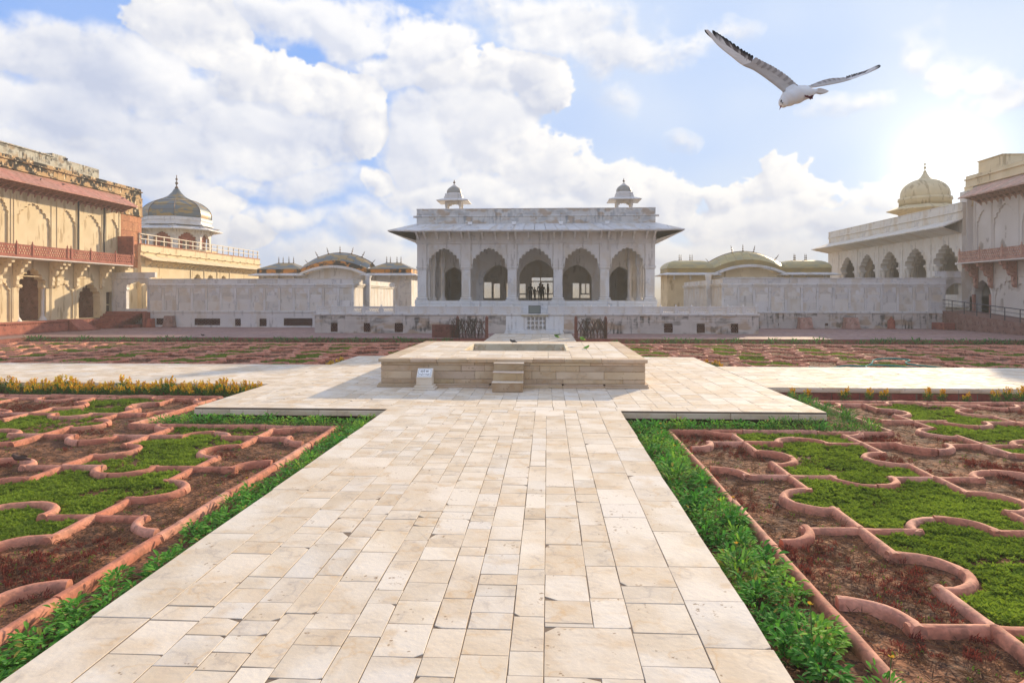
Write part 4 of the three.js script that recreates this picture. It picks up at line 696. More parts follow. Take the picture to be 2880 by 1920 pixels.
  // rear wall with lattice windows open to the sky
  const bw = -74, wins = [[-5.9, -4.9, 2.85, 4.55], [-4.65, -4.0, 2.85, 4.4], [-3.25, -2.45, 2.85, 4.45], [-2.3, -1.2, 3.35, 4.38], [-2.3, -1.2, 2.85, 3.2], [-0.95, -0.75, 2.85, 4.45], [-1.35 + 0.05, -1.1, 2.85, 4.6],
    [-0.52, 0.35, 2.85, 3.24], [-0.52, 0.35, 3.32, 4.60], [-0.52, 0.35, 4.70, 5.05], [0.48, 1.75, 2.85, 3.24], [0.55, 1.1, 3.36, 4.55], [1.17, 1.72, 3.36, 4.55], [0.46, 1.75, 4.70, 5.05], [1.9, 2.7, 2.85, 3.24], [1.9, 2.7, 3.32, 4.60], [1.9, 2.7, 4.70, 5.05], [3.9, 4.6, 2.85, 4.45], [4.75, 5.75, 2.85, 3.2], [4.85, 5.25, 3.35, 4.38], [5.35, 5.7, 3.35, 4.38], [5.9, 6.7, 2.85, 4.45], [7.15, 7.3, 2.85, 4.2]].filter(([a, b]) => b - a > 0.14);
  const use = wins.filter((w, i) => !(i === 5 || i === 6));
  part(t, 'rear_wall', ext(rect(cx - W + 0.75, cx + W - 0.75, FL + 0.001, 8.98), 0.4, bw - 0.4, use.map(w => rect(...w))), inner);
  for (const [a, b, c, d] of use) {
    const bars = []; for (let x = a + 0.05; x < b - 0.02; x += 0.1) bars.push(bb(x - 0.012, x + 0.012, c, d, bw - 0.22, bw - 0.19)); for (let y = c + 0.05; y < d - 0.02; y += 0.1) bars.push(bb(a, b, y - 0.012, y + 0.012, bw - 0.188, bw - 0.16));
    part(t, 'window_lattice', bars, M.inside);
  }
  part(t, 'ceiling', bb(cx - W + 0.75, cx + W - 0.75, 8.4, 8.98, -73.98, -67.02), inner);
}
// ---- roof kiosks
function kiosk(label, x, z) {
  const t = thing('roof_kiosk', label, 'kiosk', [x, 10.0, z], 0, 'kiosks on the pavilion roof');
  part(t, 'base', cb(-0.9, 0.9, 0, 0.72, -0.9, 0.9, 0.02), M.marble);
  for (const a of [-1, 1]) for (const b of [-1, 1]) part(t, 'pillar', [bb(a * 0.62 - 0.08, a * 0.62 + 0.08, 0.72, 1.32, b * 0.62 - 0.08, b * 0.62 + 0.08), cb(a * 0.62 - 0.12, a * 0.62 + 0.12, 1.322, 1.40, b * 0.62 - 0.12, b * 0.62 + 0.12, 0.03)], M.marble);
  const ar = ext([[-0.74, 1.06], ...cusped(0, 1.12, 1.06, 1.12, 1.42, 2).slice(1, -1), [0.74, 1.06], [0.74, 1.58], [-0.74, 1.58]], 0.08, -0.04);
  for (let k = 0; k < 4; k++) part(t, 'arch', ar.clone().translate(0, 0, 0.62).rotateY(k * Math.PI / 2), M.marble);
  part(t, 'eave', hipEave(-0.72, 0.72, -0.72, 0.72, 0.70, 1.84, 1.58, 0.05), M.marble);
  part(t, 'drum', [cb(-0.80, 0.80, 1.80, 2.0, -0.80, 0.80, 0.02), cb(-0.74, 0.74, 2.002, 2.24, -0.74, 0.74, 0.03), norm(new THREE.CylinderGeometry(0.68, 0.72, 0.1, 24).translate(0, 2.29, 0))], M.marble);
  const d = []; for (let k = 0; k <= 12; k++) { const a = k / 12 * Math.PI / 2; d.push([0.66 * Math.cos(a) * (1 + 0.05 * Math.sin(2 * a)) + 0.02, 2.33 + 0.66 * Math.sin(a)]); } d.push([0.16, 3.02], [0.08, 3.12], [0.02, 3.16]);
  const dome = part(t, 'dome', lathe(d, 28), std({ map: wallMarble, color: L(0.42, 0.41, 0.37), roughness: 0.55, metalness: 0.15 }));
  part(dome, 'crown', lathe([[0.36, 2.86], [0.30, 2.96], [0.2, 3.02], [0.1, 3.14], [0.0, 3.2]], 16), M.marble);
  part(dome, 'finial', lathe([[0.03, 3.16], [0.03, 3.24], [0.14, 3.33], [0.03, 3.42], [0.05, 3.48], [0.02, 3.54], [0, 3.64]], 10), M.finial);
}
kiosk('small domed marble kiosk over the second arch bay, toward the ribbed octagonal dome', -7.27, -61.5);
kiosk('small domed marble kiosk over the fourth arch bay, toward the sun', 8.0, -61.5);
for (const [x, lb] of [[-5.6, 'small white floodlight on the eave above the first inner pier'], [-1.75, 'small white floodlight on the eave beside the middle arch, ribbed dome side'], [2.35, 'small white floodlight on the eave beside the middle arch, sun side'], [6.35, 'small white floodlight on the eave above the last inner pier']]) {
  const t = thing('floodlight', lb, 'floodlight', [x, 9.28, -59.55], 0, 'floodlights on the pavilion eave'); part(t, 'housing', ext([[-0.16, 0], [0.16, 0], [0.19, 0.26], [-0.19, 0.26]], 0.16, 0, [], 0.02), flat(0.8, 0.8, 0.8, 0.4)); part(t, 'bracket', bb(-0.03, 0.03, -0.06, 0.06, -0.06, 0.0), M.iron);
}
console.log('pavilion');

// ================================================================ screen walls with carved panels
function screenWall(s, label) {                                       // s = -1: wall toward -x, s = 1: mirror
  const R = mulberry(s < 0 ? 31 : 32), t = thing('screen_wall', label, 'wall'), ZF = -65.5, xa = 17.75, xb = 38.25;
  const ex = (x0, x1, y0, y1, z0, z1) => s < 0 ? bb(-x1, -x0, y0, y1, z0, z1) : bb(x0, x1, y0, y1, z0, z1);
  const grilles = s < 0 ? [[36.49, 37.48, 0.21, 0.86], [30.98, 33.57, 0.19, 0.84], [28.9, 29.5, 0.12, 0.84], [26.32, 27.04, 0.1, 0.84], [21.75, 24.61, 0.15, 0.88]] : [[19.3, 19.62, 0.25, 0.5], [22.9, 23.2, 0.25, 0.5], [27.2, 27.5, 0.25, 0.5], [33.1, 33.4, 0.25, 0.5]];
  const m = (p) => p.map(q => [q[0] * s, q[1]]);
  part(t, 'base_wall', ext(m(rect(xa, xb, 0, 1.44)), 0.4, ZF - 0.4, grilles.map(g => m(rect(g[0], g[1], g[2], g[3])))), s < 0 ? M.marble : M.terrace);
  for (const g of grilles) { grille(t, Math.min(g[0] * s, g[1] * s), Math.max(g[0] * s, g[1] * s), g[2], g[3], ZF - 0.15); }
  part(t, 'added_chamber', [ex(xa + 0.42, xb, 0, 1.40, ZF - 3.2, ZF - 3.0), ex(xa + 0.42, xb, 1.402, 1.44, ZF - 3.2, ZF - 0.41), ex(xb - 0.2, xb, 0, 1.40, ZF - 2.99, ZF - 0.41)], M.marble);  // unseen chamber, added so that no daylight shows through the grilles
  part(t, 'ledge', [s < 0 ? cb(-xb, -xa, 1.442, 1.53, ZF - 0.3, ZF + 0.07, 0.02) : cb(xa, xb, 1.442, 1.53, ZF - 0.3, ZF + 0.07, 0.02), s < 0 ? cb(-xb, -xa, 1.532, 1.62, ZF - 0.3, ZF + 0.02, 0.02) : cb(xa, xb, 1.532, 1.62, ZF - 0.3, ZF + 0.02, 0.02)], M.marble);
  for (const g of grilles) if (s < 0) part(t, 'lintel_line', ex(g[0] - 0.2, g[1] + 0.2, 1.0, 1.025, ZF, ZF + 0.02), M.marble);
  if (s > 0) for (let x = 18.2; x < 37; x += 1.9 + R() * 0.8) part(t, 'base_pilaster', bb(x, x + 0.42, 0, 1.44, ZF, ZF + 0.05), M.terrace);
  part(t, 'wall_core', ex(xa, xb, 1.622, 4.70, ZF - 0.6, ZF - 0.12), M.marble);
  const n = 14, pw = (xb - xa) / n;
  const arch = ext([[-0.58, 2.9], ...cusped(0, 1.0, 2.9, 2.96, 3.62, 1).slice(1, -1), [0.58, 2.9], [0.58, 3.86], [-0.58, 3.86]], 0.03, 0);
  for (let k = 0; k < n; k++) {
    const x0 = xa + k * pw, c = s * (x0 + pw / 2), cuts = [1.62, 2.3 + R() * 0.5, 3.0 + R() * 0.3, 3.86];
    for (let j = 0; j < 3; j++) { const f = 0.88 + R() * 0.2, w = R() * 0.08; meshOf('wall_panel', norm(bb(c - pw / 2 + 0.115, c + pw / 2 - 0.115, cuts[j] + 0.004, cuts[j + 1] - 0.004, ZF - 0.12, ZF - 0.065), [f * (1 + w * 0.4), f, f * (1 - w)], R() * 6, R() * 6), M.marble, t); }
    if (k > 0 || s > 0) { const a = meshOf('panel_arch', k ? arch.userData.n ||= norm(arch) : arch.userData.n ||= norm(arch), M.marble, t); a.position.set(c, 0, ZF - 0.065); }
    const f = 0.94 + R() * 0.1; meshOf('wall_pilaster', norm(bb(s * x0 - 0.11, s * x0 + 0.11, 1.624, 3.86, ZF - 0.11, ZF + 0.0), [f, f, f], R() * 6), M.marble, t);
  }
  for (let x = xa; x < xb - 0.1;) { let e = Math.min(xb, x + 2 + R() * 2); const f = 0.9 + R() * 0.14; meshOf('frieze_slab', norm(s < 0 ? cb(-e + 0.003, -x, 4.26, 4.70, ZF - 0.11, ZF - 0.02, 0.01) : cb(x, e - 0.003, 4.26, 4.70, ZF - 0.11, ZF - 0.02, 0.01), [f, f, f], R() * 6, R() * 6), M.marble, t); x = e; }
  part(t, 'cornice', [s < 0 ? cb(-xb, -xa + 0.06, 3.862, 4.02, ZF - 0.3, ZF + 0.0, 0.02) : cb(xa - 0.06, xb, 3.862, 4.02, ZF - 0.3, ZF + 0.0, 0.02), s < 0 ? cb(-xb, -xa + 0.1, 4.022, 4.258, ZF - 0.3, ZF + 0.04, 0.05) : cb(xa - 0.1, xb, 4.022, 4.258, ZF - 0.3, ZF + 0.04, 0.05)], M.marble);
  part(t, 'coping', s < 0 ? cb(-xb, -xa + 0.05, 4.702, 4.76, ZF - 0.62, ZF + 0.03, 0.015) : cb(xa - 0.05, xb, 4.702, 4.76, ZF - 0.62, ZF + 0.03, 0.015), M.marble);
  // return wall running back toward the curved-roof pavilion
  part(t, 'return_wall', ex(xa, xa + 0.4, 0, 4.70, -84, ZF - 0.61), M.marble);
  for (let k = 0; k < 12; k++) part(t, 'return_panel', ex(xa - 0.03, xa, 1.65, 3.9, ZF - 0.65 - k * 1.5, ZF - 2.08 - k * 1.5), M.marble);
  part(t, 'return_cornice', [ex(xa - 0.12, xa - 0.002, 3.96, 4.12, -84, ZF - 0.3), ex(xa - 0.2, xa - 0.002, 4.122, 4.28, -84, ZF - 0.3)], M.marble);
  part(t, 'pylon', [ex(xa - 0.5, xa - 0.05, 1.56, 5.0, -70.4, -69.9), ex(xa - 0.56, xa - 0.04, 5.0, 5.25, -70.46, -69.84)], M.marbleSmooth);
  return t;
}
screenWall(-1, 'carved marble panel wall with dark red grilles at its foot, beside the red steps');
screenWall(1, 'pale marble panel wall with green-black streaks and red blocks at its foot, beside the ramp');
// ---- doorway bay beside each screen wall
for (const s of [-1, 1]) {
  const t = thing('doorway_wall', s < 0 ? 'marble wall with an open scalloped arch at the head of the red steps' : 'white wall with a wide open arch at the head of the ramp', 'wall'), ZF = s < 0 ? -65.5 : -66.2, XB = s < 0 ? 42 : 40.9;
  const m = (p) => s < 0 ? p : p.map(q => [-q[0], q[1]]);
  part(t, 'arch_wall', ext(m(rect(-XB, -38.26, 0, 4.75)), 0.5, ZF - 0.5, [m(s < 0 ? cusped(-39.45, 2.13, 1.8, 3.7, 4.5, 1) : pointed(-39.6, 2.1, 1.72, 3.3, 4.3))]), s < 0 ? M.marble : M.whiteStucco);
  part(t, 'cornice', cb(s * -0 + Math.min(s * XB, s * 38.2), Math.max(s * XB, s * 38.2), 4.752, 4.9, ZF - 0.5, ZF + 0.06, 0.02), M.marble);
  part(t, 'parapet', bb(Math.min(s * XB, s * 37.6), Math.max(s * XB, s * 37.6), 4.902, 5.4, ZF - 0.4, ZF - 0.02), M.marble);
  part(t, 'inner_screen', ext(m(rect(-XB, -37.4, 0, 4.7)), 0.2, ZF - 6.2, [m(rect(-41.4, -41.0, 2.2, 3.9))]), s < 0 ? M.cream : M.whiteStucco);
  part(t, 'inner_pier', bb(s * 39.9, s * 40.3, 0, 4.7, ZF - 6.0, ZF - 5.6), s < 0 ? M.cream : M.whiteStucco);
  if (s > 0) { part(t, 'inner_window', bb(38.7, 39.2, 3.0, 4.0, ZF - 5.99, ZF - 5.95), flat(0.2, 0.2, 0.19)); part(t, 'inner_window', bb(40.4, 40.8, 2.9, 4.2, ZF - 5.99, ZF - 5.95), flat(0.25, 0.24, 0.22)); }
  part(t, 'sill', bb(Math.min(s * XB, s * 38.3), Math.max(s * XB, s * 38.3), 1.5, 1.6, ZF, ZF + 0.04), M.marble);
}
// ---- red steps, blocks and other things at the foot of the walls
{
  const t = thing('red_stair', 'flight of red sandstone steps with painted shade leading up to the scalloped archway', 'stairs'); const n = 7, R = mulberry(8);
  for (let k = 0; k < n; k++) { const y1 = 1.55 - k * 0.215; part(t, 'step', cb(-41.9, -38.3 - k * 0.24, k === n - 1 ? 0 : y1 - 0.215 + 0.004, y1, -65.44, -64.4 + k * 0.42, 0.02), M.redShade); }
  part(t, 'riser_core', bb(-41.8, -38.5, 0.0, 0.3, -65.4, -63.2), M.redShade);
  part(t, 'cheek_wall', cb(-38.28, -38.0, 0, 1.5, -65.44, -64.5, 0.03), M.redShade);
}
const pinkM = std({ map: M.red.map, color: L(0.55, 0.40, 0.34), roughness: 0.9 });
function block(name, label, x, z, w, h, d, top, m, group) { const t = thing(name, label, 'stone block', [x, 0, z], 0, group); const v = [[-w, 0, -d], [w, 0, -d], [w, 0, d], [-w, 0, d], [-w * top, h, -d], [w * top, h, -d], [w * top, h, d * 0.5], [-w * top, h, d * 0.5]]; part(t, 'body', tri(v, [[0, 1, 2, 3], [4, 7, 6, 5], [0, 4, 5, 1], [1, 5, 6, 2], [2, 6, 7, 3], [3, 7, 4, 0]]), m); part(t, 'foot', cb(-w - 0.06, w + 0.06, 0, 0.09, -d, d + 0.06, 0.02), m); }
block('stone_block', 'plain red sandstone block between the red steps and a grille', -37.8, -65.0, 0.32, 0.85, 0.35, 0.98, M.red);
block('stone_slab', 'grey stone slab with a red foot leaning on the carved wall', -35.9, -65.1, 0.52, 1.12, 0.32, 0.85, std({ map: M.red.map, color: L(0.40, 0.33, 0.30), roughness: 0.9 }));
block('stone_block', 'low pink sandstone block at the wall foot, farther from the red arched plaque', 25.2, -65.0, 0.62, 1.05, 0.4, 0.85, pinkM, 'pink blocks at the wall foot');
block('stone_block', 'low pink sandstone block at the wall foot, nearer the red arched plaque', 29.4, -65.0, 0.68, 1.05, 0.4, 0.8, pinkM, 'pink blocks at the wall foot');
{ const t = thing('arched_plaque', 'small dark red arched plaque with a knob at the pale wall foot', 'plaque', [33.2, 0.05, -65.42]); part(t, 'body', ext(pointed(0, 0.68, 0, 0.6, 0.95), 0.1, 0, [], 0.02), M.red); part(t, 'knob', norm(new THREE.SphereGeometry(0.06, 10, 8).translate(0, 1.0, 0.05)), M.red); part(t, 'ledge', bb(-0.42, 0.42, -0.05, 0.0, 0, 0.14), M.red); }
{ // ramp of the left podium
  const t = thing('stone_ramp', 'red sandstone sloping block at the end of the red podium', 'stone block'); const v = [[-41.6, 0, -57.4], [-39.5, 0, -57.4], [-39.5, 0, -59.9], [-41.6, 0, -59.9], [-41.6, 1.0, -57.4], [-40.5, 1.0, -57.4], [-40.5, 1.0, -59.0], [-41.6, 1.0, -59.0]];
  part(t, 'body', tri(v, [[3, 2, 1, 0], [4, 5, 6, 7], [0, 1, 5, 4], [1, 2, 6, 5], [2, 3, 7, 6], [3, 0, 4, 7]]), M.red); part(t, 'foot', bb(-41.7, -39.4, 0, 0.1, -60.0, -57.3), M.redShade); }

// ================================================================ curved-roof pavilions
function bangla(s, label) {
  const t = thing('curved_roof_pavilion', label, 'pavilion'), cx = s * 25.95, Z = -88, D = 5, left = s < 0;
  const roofM = left ? M.copper : M.giltPale, bandM = left ? M.gilt : std({ map: M.giltPale.map, color: L(0.55, 0.42, 0.22), roughness: 0.6 }), eaveM = M.chajja;
  const W = 4.35, y0 = 6.45, A = 1.15;
  const yArc = (u) => y0 + (7.55 - y0) * (1 - u * u);
  const surf = (fx, fy, fz, nu = 28, nv = 8) => { const v = [], f = []; for (let j = 0; j <= nv; j++) for (let i = 0; i <= nu; i++) { const u = i / nu * 2 - 1, w = j / nv; v.push([fx(u, w), fy(u, w), fz(u, w)]); } for (let j = 0; j < nv; j++) for (let i = 0; i < nu; i++) { const a = j * (nu + 1) + i; f.push([a, a + 1, a + nu + 2, a + nu + 1]); } return toCreasedNormals(tri(v, f), 0.5); };
  const roofP = []; const np = 9;                                      // sheets of the curved roof
  for (let k = 0; k < np; k++) { const u0 = -1 + 2 * k / np, u1 = u0 + 2 / np - 0.008, U = (u) => lerp(u0, u1, (u + 1) / 2); for (const b of [1, -1]) part(t, 'roof_sheet', surf((u) => cx + U(u) * W, (u, w) => yArc(U(u)) + 1.15 * Math.sin(w * Math.PI / 2) * (1 - 0.25 * U(u) * U(u)), (u, w) => Z + b * (D * 0.5 * (1 - w) + (b > 0 ? 0 : 0)), 4, 6), roofM); }
  const strip = (ya, yb, off, th, m, nm, wx = W) => { const o = [], i = []; for (let k = 0; k <= 28; k++) { const u = k / 28 * 2 - 1; o.push([cx + u * wx, yArc(u) + yb]); i.push([cx + u * wx, yArc(u) + ya]); } part(t, nm, ext([...i, ...o.reverse()], th, Z + D * 0.5 + off - th), m); };
  strip(-0.60, 0.02, 0.10, 0.25, bandM, 'roof_band'); strip(-0.92, -0.60, 0.9, 0.9, eaveM, 'curved_eave', W * 1.02);
  part(t, 'ridge', tube(Array.from({ length: 15 }, (_, k) => { const u = k / 7 - 1; return [cx + u * W, yArc(u) + 1.15 * (1 - 0.25 * u * u) + 0.02, Z]; }), 0.07, 40, 6), M.finial);
  for (const u of (left ? [-0.98, -0.66, -0.35, 0, 0.35, 0.66, 0.98] : [-0.98, -0.3, 0, 0.3, 0.9])) finial(t, cx + u * W, yArc(u) + 1.15 * (1 - 0.25 * u * u), Z, Math.abs(u) > 0.9 ? 0.65 : 0.95, M.finial, -u * 0.75);
  const tymp = []; for (let k = 0; k <= 20; k++) { const u = k / 20 * 2 - 1; tymp.push([cx + u * W, yArc(u) - 0.9]); }
  part(t, 'gable', ext([[cx - W, 0], [cx + W, 0], ...tymp.reverse()], 0.4, Z + D * 0.5 - 0.6), left ? M.marble : M.cream);
  part(t, 'body', bb(cx - W, cx + W, 0, 5.5, Z - D * 0.5, Z + D * 0.5 - 0.62), M.cream);
  part(t, 'gable_string', bb(cx - W, cx + W, 5.3, 5.42, Z + D * 0.5 - 0.2, Z + D * 0.5 - 0.1), M.marble);
  for (const q of [-1, 1]) {                                           // hipped wings
    const x = cx + q * 7.15, w = 2.75, d = 2.6, wing = part(t, 'wing_body', bb(x - w, x + w, 0, 5.75, Z - d, Z + d - 0.3), left ? M.marble : M.cream);
    part(wing, 'wing_eave', hipEave(x - w, x + w, Z - d, Z + d, 0.9, 6.0, 5.72, 0.08), eaveM);
    part(wing, 'wing_band', cb(x - w - 0.05, x + w + 0.05, 5.95, 6.5, Z - d - 0.05, Z + d + 0.05, 0.03), bandM);
    if (left) part(wing, 'wing_roof', tri([[x - w - 0.1, 6.502, Z + d + 0.1], [x + w + 0.1, 6.502, Z + d + 0.1], [x + w + 0.1, 6.502, Z - d - 0.1], [x - w - 0.1, 6.502, Z - d - 0.1], [x - 0.9, 7.4, Z + 0.5], [x + 0.9, 7.4, Z + 0.5], [x + 0.9, 7.4, Z - 0.5], [x - 0.9, 7.4, Z - 0.5]], [[0, 1, 5, 4], [1, 2, 6, 5], [2, 3, 7, 6], [3, 0, 4, 7], [4, 5, 6, 7]]), M.copper);
    else { const v = [], f = [], K = 7; for (let k = 0; k <= K; k++) { const a = k / K * Math.PI / 2, sx = lerp(1.3, w + 0.1, Math.cos(a)), sz = lerp(0.7, d + 0.1, Math.cos(a)), y = 6.502 + 1.05 * Math.sin(a); v.push([x - sx, y, Z + sz], [x + sx, y, Z + sz], [x + sx, y, Z - sz], [x - sx, y, Z - sz]); } for (let k = 0; k < K; k++) for (let e = 0; e < 4; e++) { const a = k * 4 + e, b = k * 4 + (e + 1) % 4; f.push([a, b, b + 4, a + 4]); } f.push([K * 4, K * 4 + 1, K * 4 + 2, K * 4 + 3]); part(wing, 'wing_roof', toCreasedNormals(tri(v, f), 0.4), M.giltPale); }
    const yt = left ? 7.4 : 7.55; for (const [a, b] of [[-0.9, 0.3], [-0.55, -0.3], [0.45, 0.3], [0.85, -0.3]]) finial(t, x + a, yt, Z + b, 0.85);
    for (const k of [-2, 0, 2]) part(wing, 'wing_bracket', bb(x + k - 0.08, x + k + 0.08, 5.1, 5.74, Z + d - 0.3, Z + d + 0.3), M.marble);
    if (q * s < 0) { part(wing, 'pillar', lathe([[0.4, 0], [0.4, 0.3], [0.24, 0.6], [0.24, 3.2], [0.4, 3.6]], 12).translate(x - q * -1 * 3.4 * s * q, 1.6, Z + d), M.cream); }
  }
}
bangla(-1, 'pavilion with blue-grey curved roof and flat hipped wings, between ribbed dome and central pavilion');
bangla(1, 'pavilion with pale gold curved roof and rounded wings, between central pavilion and sunlit arcade');
console.log('walls');

// ================================================================ two-storey palace ranges at either side
const scrollBracket = (() => {                                        // carved console: wall at x = 0, out along +x, top at y = 0
  const o = [[0, 0], [1.35, 0], [1.35, -0.14], [1.28, -0.16], [1.30, -0.30], [1.18, -0.36], [1.08, -0.30], [1.02, -0.42], [1.0, -0.62], [0.86, -0.70], [0.76, -0.62], [0.70, -0.80], [0.66, -1.05], [0.52, -1.22], [0.36, -1.22], [0.30, -1.40], [0.34, -1.62], [0.26, -1.82], [0.30, -2.02], [0.16, -2.22], [0.0, -2.25]];
  const hole = (x, y, r) => Array.from({ length: 10 }, (_, k) => [x + Math.cos(k / 10 * 6.283) * r, y + Math.sin(k / 10 * 6.283) * r * 0.8]);
  return norm(mg([ext(o, 0.34, -0.17, [hole(0.42, -0.5, 0.13), hole(0.80, -0.30, 0.09), hole(0.25, -0.95, 0.09)], 0.02), ext(o.map(p => [p[0] * 0.9 + 0.02, p[1] * 0.9 - 0.06]), 0.16, -0.08, [])]).rotateY(-Math.PI / 2));
})();
function palaceRange(P) {
  const s = P.side, sg = s < 0 ? 1 : -1, R = mulberry(P.seed), t = thing('palace_range', P.label, 'building', [s < 0 ? -42 : 40.9, 0, -60], s < 0 ? Math.PI / 2 : -Math.PI / 2);
  const X = (pts) => sg > 0 ? pts : pts.map(p => [-p[0], p[1]]), B = (a, b, y0, y1, z0, z1) => bb(sg * a, sg * b, y0, y1, z0, z1), C = (a, b, y0, y1, z0, z1, c) => cb(sg * a, sg * b, y0, y1, z0, z1, c);
  const E0 = -16, E1 = P.end, wall = P.wall, rail = P.rail || M.red;
  // lower storey
  const low = P.openLow.map(o => X(o[5] === 'round' ? pointed((o[0] + o[1]) / 2, o[1] - o[0], o[2], o[3], o[4]) : o[5] === 'rect' ? rect(o[0], o[1], o[2], o[4]) : cusped((o[0] + o[1]) / 2, o[1] - o[0], o[2], o[3], o[4], 3)));
  part(t, 'lower_wall', ext(X(rect(E0, E1, 0, 6.0)), 0.6, -0.72, low), wall);
  part(t, 'lower_facing', ext(X(rect(E0, E1, P.base, 6.0)), 0.11, -0.115, [...low.map((h, i) => h), ...P.nicheLow.map(o => X(cusped((o[0] + o[1]) / 2, o[1] - o[0], P.base + 0.03, o[2], o[3], 3)))]), wall);
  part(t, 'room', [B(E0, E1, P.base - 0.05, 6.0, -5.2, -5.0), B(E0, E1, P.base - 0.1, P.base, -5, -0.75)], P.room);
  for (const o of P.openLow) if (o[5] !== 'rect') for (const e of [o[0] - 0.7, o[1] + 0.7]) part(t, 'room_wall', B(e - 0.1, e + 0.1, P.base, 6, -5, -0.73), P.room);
  part(t, 'string_course', C(E0, E1, 4.66, 4.74, 0, 0.035, 0.01), wall);
  for (const e of P.strips) part(t, 'pilaster_strip', [B(e - 0.16, e + 0.16, P.base, 4.655, 0, 0.05), B(e - 0.06, e + 0.06, P.base + 0.3, 4.4, 0.05, 0.075)], wall);
  for (const [e0, e1] of P.columns) for (const e of [e0, e1]) { const c = part(t, 'column', lathe([[0.17, 1.3], [0.14, 1.6], [0.14, 3.5], [0.2, 3.7]], 12).translate(sg * e, 0, -0.25), M.marble); part(c, 'capital', cb(sg * e - 0.3, sg * e + 0.3, 3.7, 4.0, -0.55, 0.06, 0.08), wall); part(c, 'base', lathe([[0.36, 0.96], [0.34, 1.05], [0.2, 1.3]], 8).translate(sg * e, 0, -0.25), M.marble); }
  // upper storey: facing with blind arches
  part(t, 'upper_wall', B(E0, P.stone, 6.0, 13.3, -0.72, -0.12), wall);
  part(t, 'upper_facing', ext(X(rect(E0, P.stone - 0.02, 6.2, 13.2)), 0.12, -0.118, P.nicheUp.map(o => X(cusped((o[0] + o[1]) / 2, o[1] - o[0], 6.6, o[2], o[3], 4)))), wall);
  for (const [a, b] of P.frames) part(t, 'panel_frame', [B(a, a + 0.06, 7.2, 12.0, 0.002, 0.05), B(b - 0.06, b, 7.2, 12.0, 0.002, 0.05), B(a + 0.062, b - 0.062, 11.94, 12.0, 0.002, 0.05)], wall);
  for (const e of P.drains) part(t, 'drain_stain', tube([[sg * e, 11.9, 0.06], [sg * (e + 0.03), 10.4, 0.06], [sg * (e - 0.03), 8.6, 0.06], [sg * e, 7.0, 0.06]], 0.07, 12, 5), M.iron);
  // end bay of bare stone
  if (P.stoneEnd) { for (let y = 6.0, r = 0; y < 11.5; y += 0.95, r++) for (let e = P.stone; e < E1 - 0.05;) { let f = e + 1.0 + R() * 1.2; if (E1 - f < 0.5) f = E1; const k = 0.82 + R() * 0.35; meshOf('stone_block', norm(C(e, f - 0.012, y, Math.min(y + 0.938, 11.5), -0.5, 0.0 + R() * 0.015, 0.015), [k, k * (0.9 + R() * 0.15), k * 0.95], R() * 2, R() * 2), M.orangeStone, t); e = f; } }
  else part(t, 'end_wall', B(P.stone, E1, 6.0, 13.3, -0.72, 0), wall);
  part(t, 'far_end_wall', B(E0 - 0.4, E0 - 0.002, 0, P.top, -9, 0.0), wall);
  part(t, 'core', [B(E0, E1, 0, P.top, -9, -5.3), B(E0, E1, 6.02, P.top - 0.3, -5.3, -0.73), B(E1 - 0.5, E1 - 0.02, 0, 6.0, -5.3, -0.73)], P.core);
  // red eave on ribs
  const ez1 = 1.8, yA = 13.25, yB = 12.1, eE = P.eaveEnd;
  const pr = (a, b, m, nm) => { const v = [[sg * a, yA, -0.1], [sg * b, yA, -0.1], [sg * b, yB, ez1], [sg * a, yB, ez1]], w = v.map(p => [p[0], p[1] - 0.12, p[2]]), f = [[0, 3, 2, 1], [4, 5, 6, 7], [3, 7, 6, 2], [0, 1, 5, 4], [0, 4, 7, 3], [1, 2, 6, 5]]; meshOf(nm, norm(tri([...v, ...w], sg > 0 ? f : f.map(q => q.slice().reverse())), [0.92 + R() * 0.14, 0.95, 0.95], R() * 2, R() * 2), m, t); };
  for (let e = E0; e < eE - 0.1; e += 1.15) pr(e, Math.min(eE, e + 1.14), P.eave, 'eave_slab');
  const rib = norm(ext([[0, 0], [0.2, 0.25], [0.6, 0.45], [1.2, 0.62], [1.7, 0.72], [0, 1.72]].map(p => [p[0], p[1]]), 0.1, -0.05).rotateY(-Math.PI / 2));
  for (let e = E0 + 0.4; e < eE; e += 0.78) { const o = meshOf('eave_rib', rib, P.eave, t); o.position.set(sg * e, 11.32, 0.0); }
  part(t, 'eave_beam', B(E0, eE, 11.6, 12.9, -0.02, 0.06), P.eave);
  // weathered parapet
  part(t, 'parapet', [B(E0, E1, 13.3, 14.0, -0.7, -0.02), B(E0, E1, 14.12, P.top, -0.7, -0.05), B(P.stone - 0.1, E1 + 0.06, 11.5, 13.28, -0.7, 0.05)], P.parapet);
  part(t, 'parapet_band', [C(E0, E1 + 0.08, 14.0, 14.12, -0.75, 0.12, 0.03), C(E0, E1 + 0.06, 13.28, 13.42, -0.75, 0.10, 0.03), C(P.stone - 0.1, E1 + 0.1, 11.42, 11.56, -0.75, 0.12, 0.03)], P.parapet);
  // balcony
  const bE = P.balcony, bz = 1.6;
  part(t, 'balcony_floor', [C(E0, bE, 6.02, 6.12, 0.002, bz + 0.03, 0.02)], M.whiteStucco); part(t, 'balcony_edge', [C(E0, bE, 6.122, 6.28, bz - 0.25, bz, 0.02), B(E0, bE, 6.122, 6.2, 0.002, bz - 0.252)], rail);
  const posts = P.posts, pg = norm(cb(-0.10, 0.10, 0, 0.92, -0.09, 0.09, 0.02)), kg = norm(lathe([[0, 0.28], [0.03, 0.24], [0.02, 0.2], [0.07, 0.12], [0.03, 0.06], [0.08, 0]], 8)), pan = {};
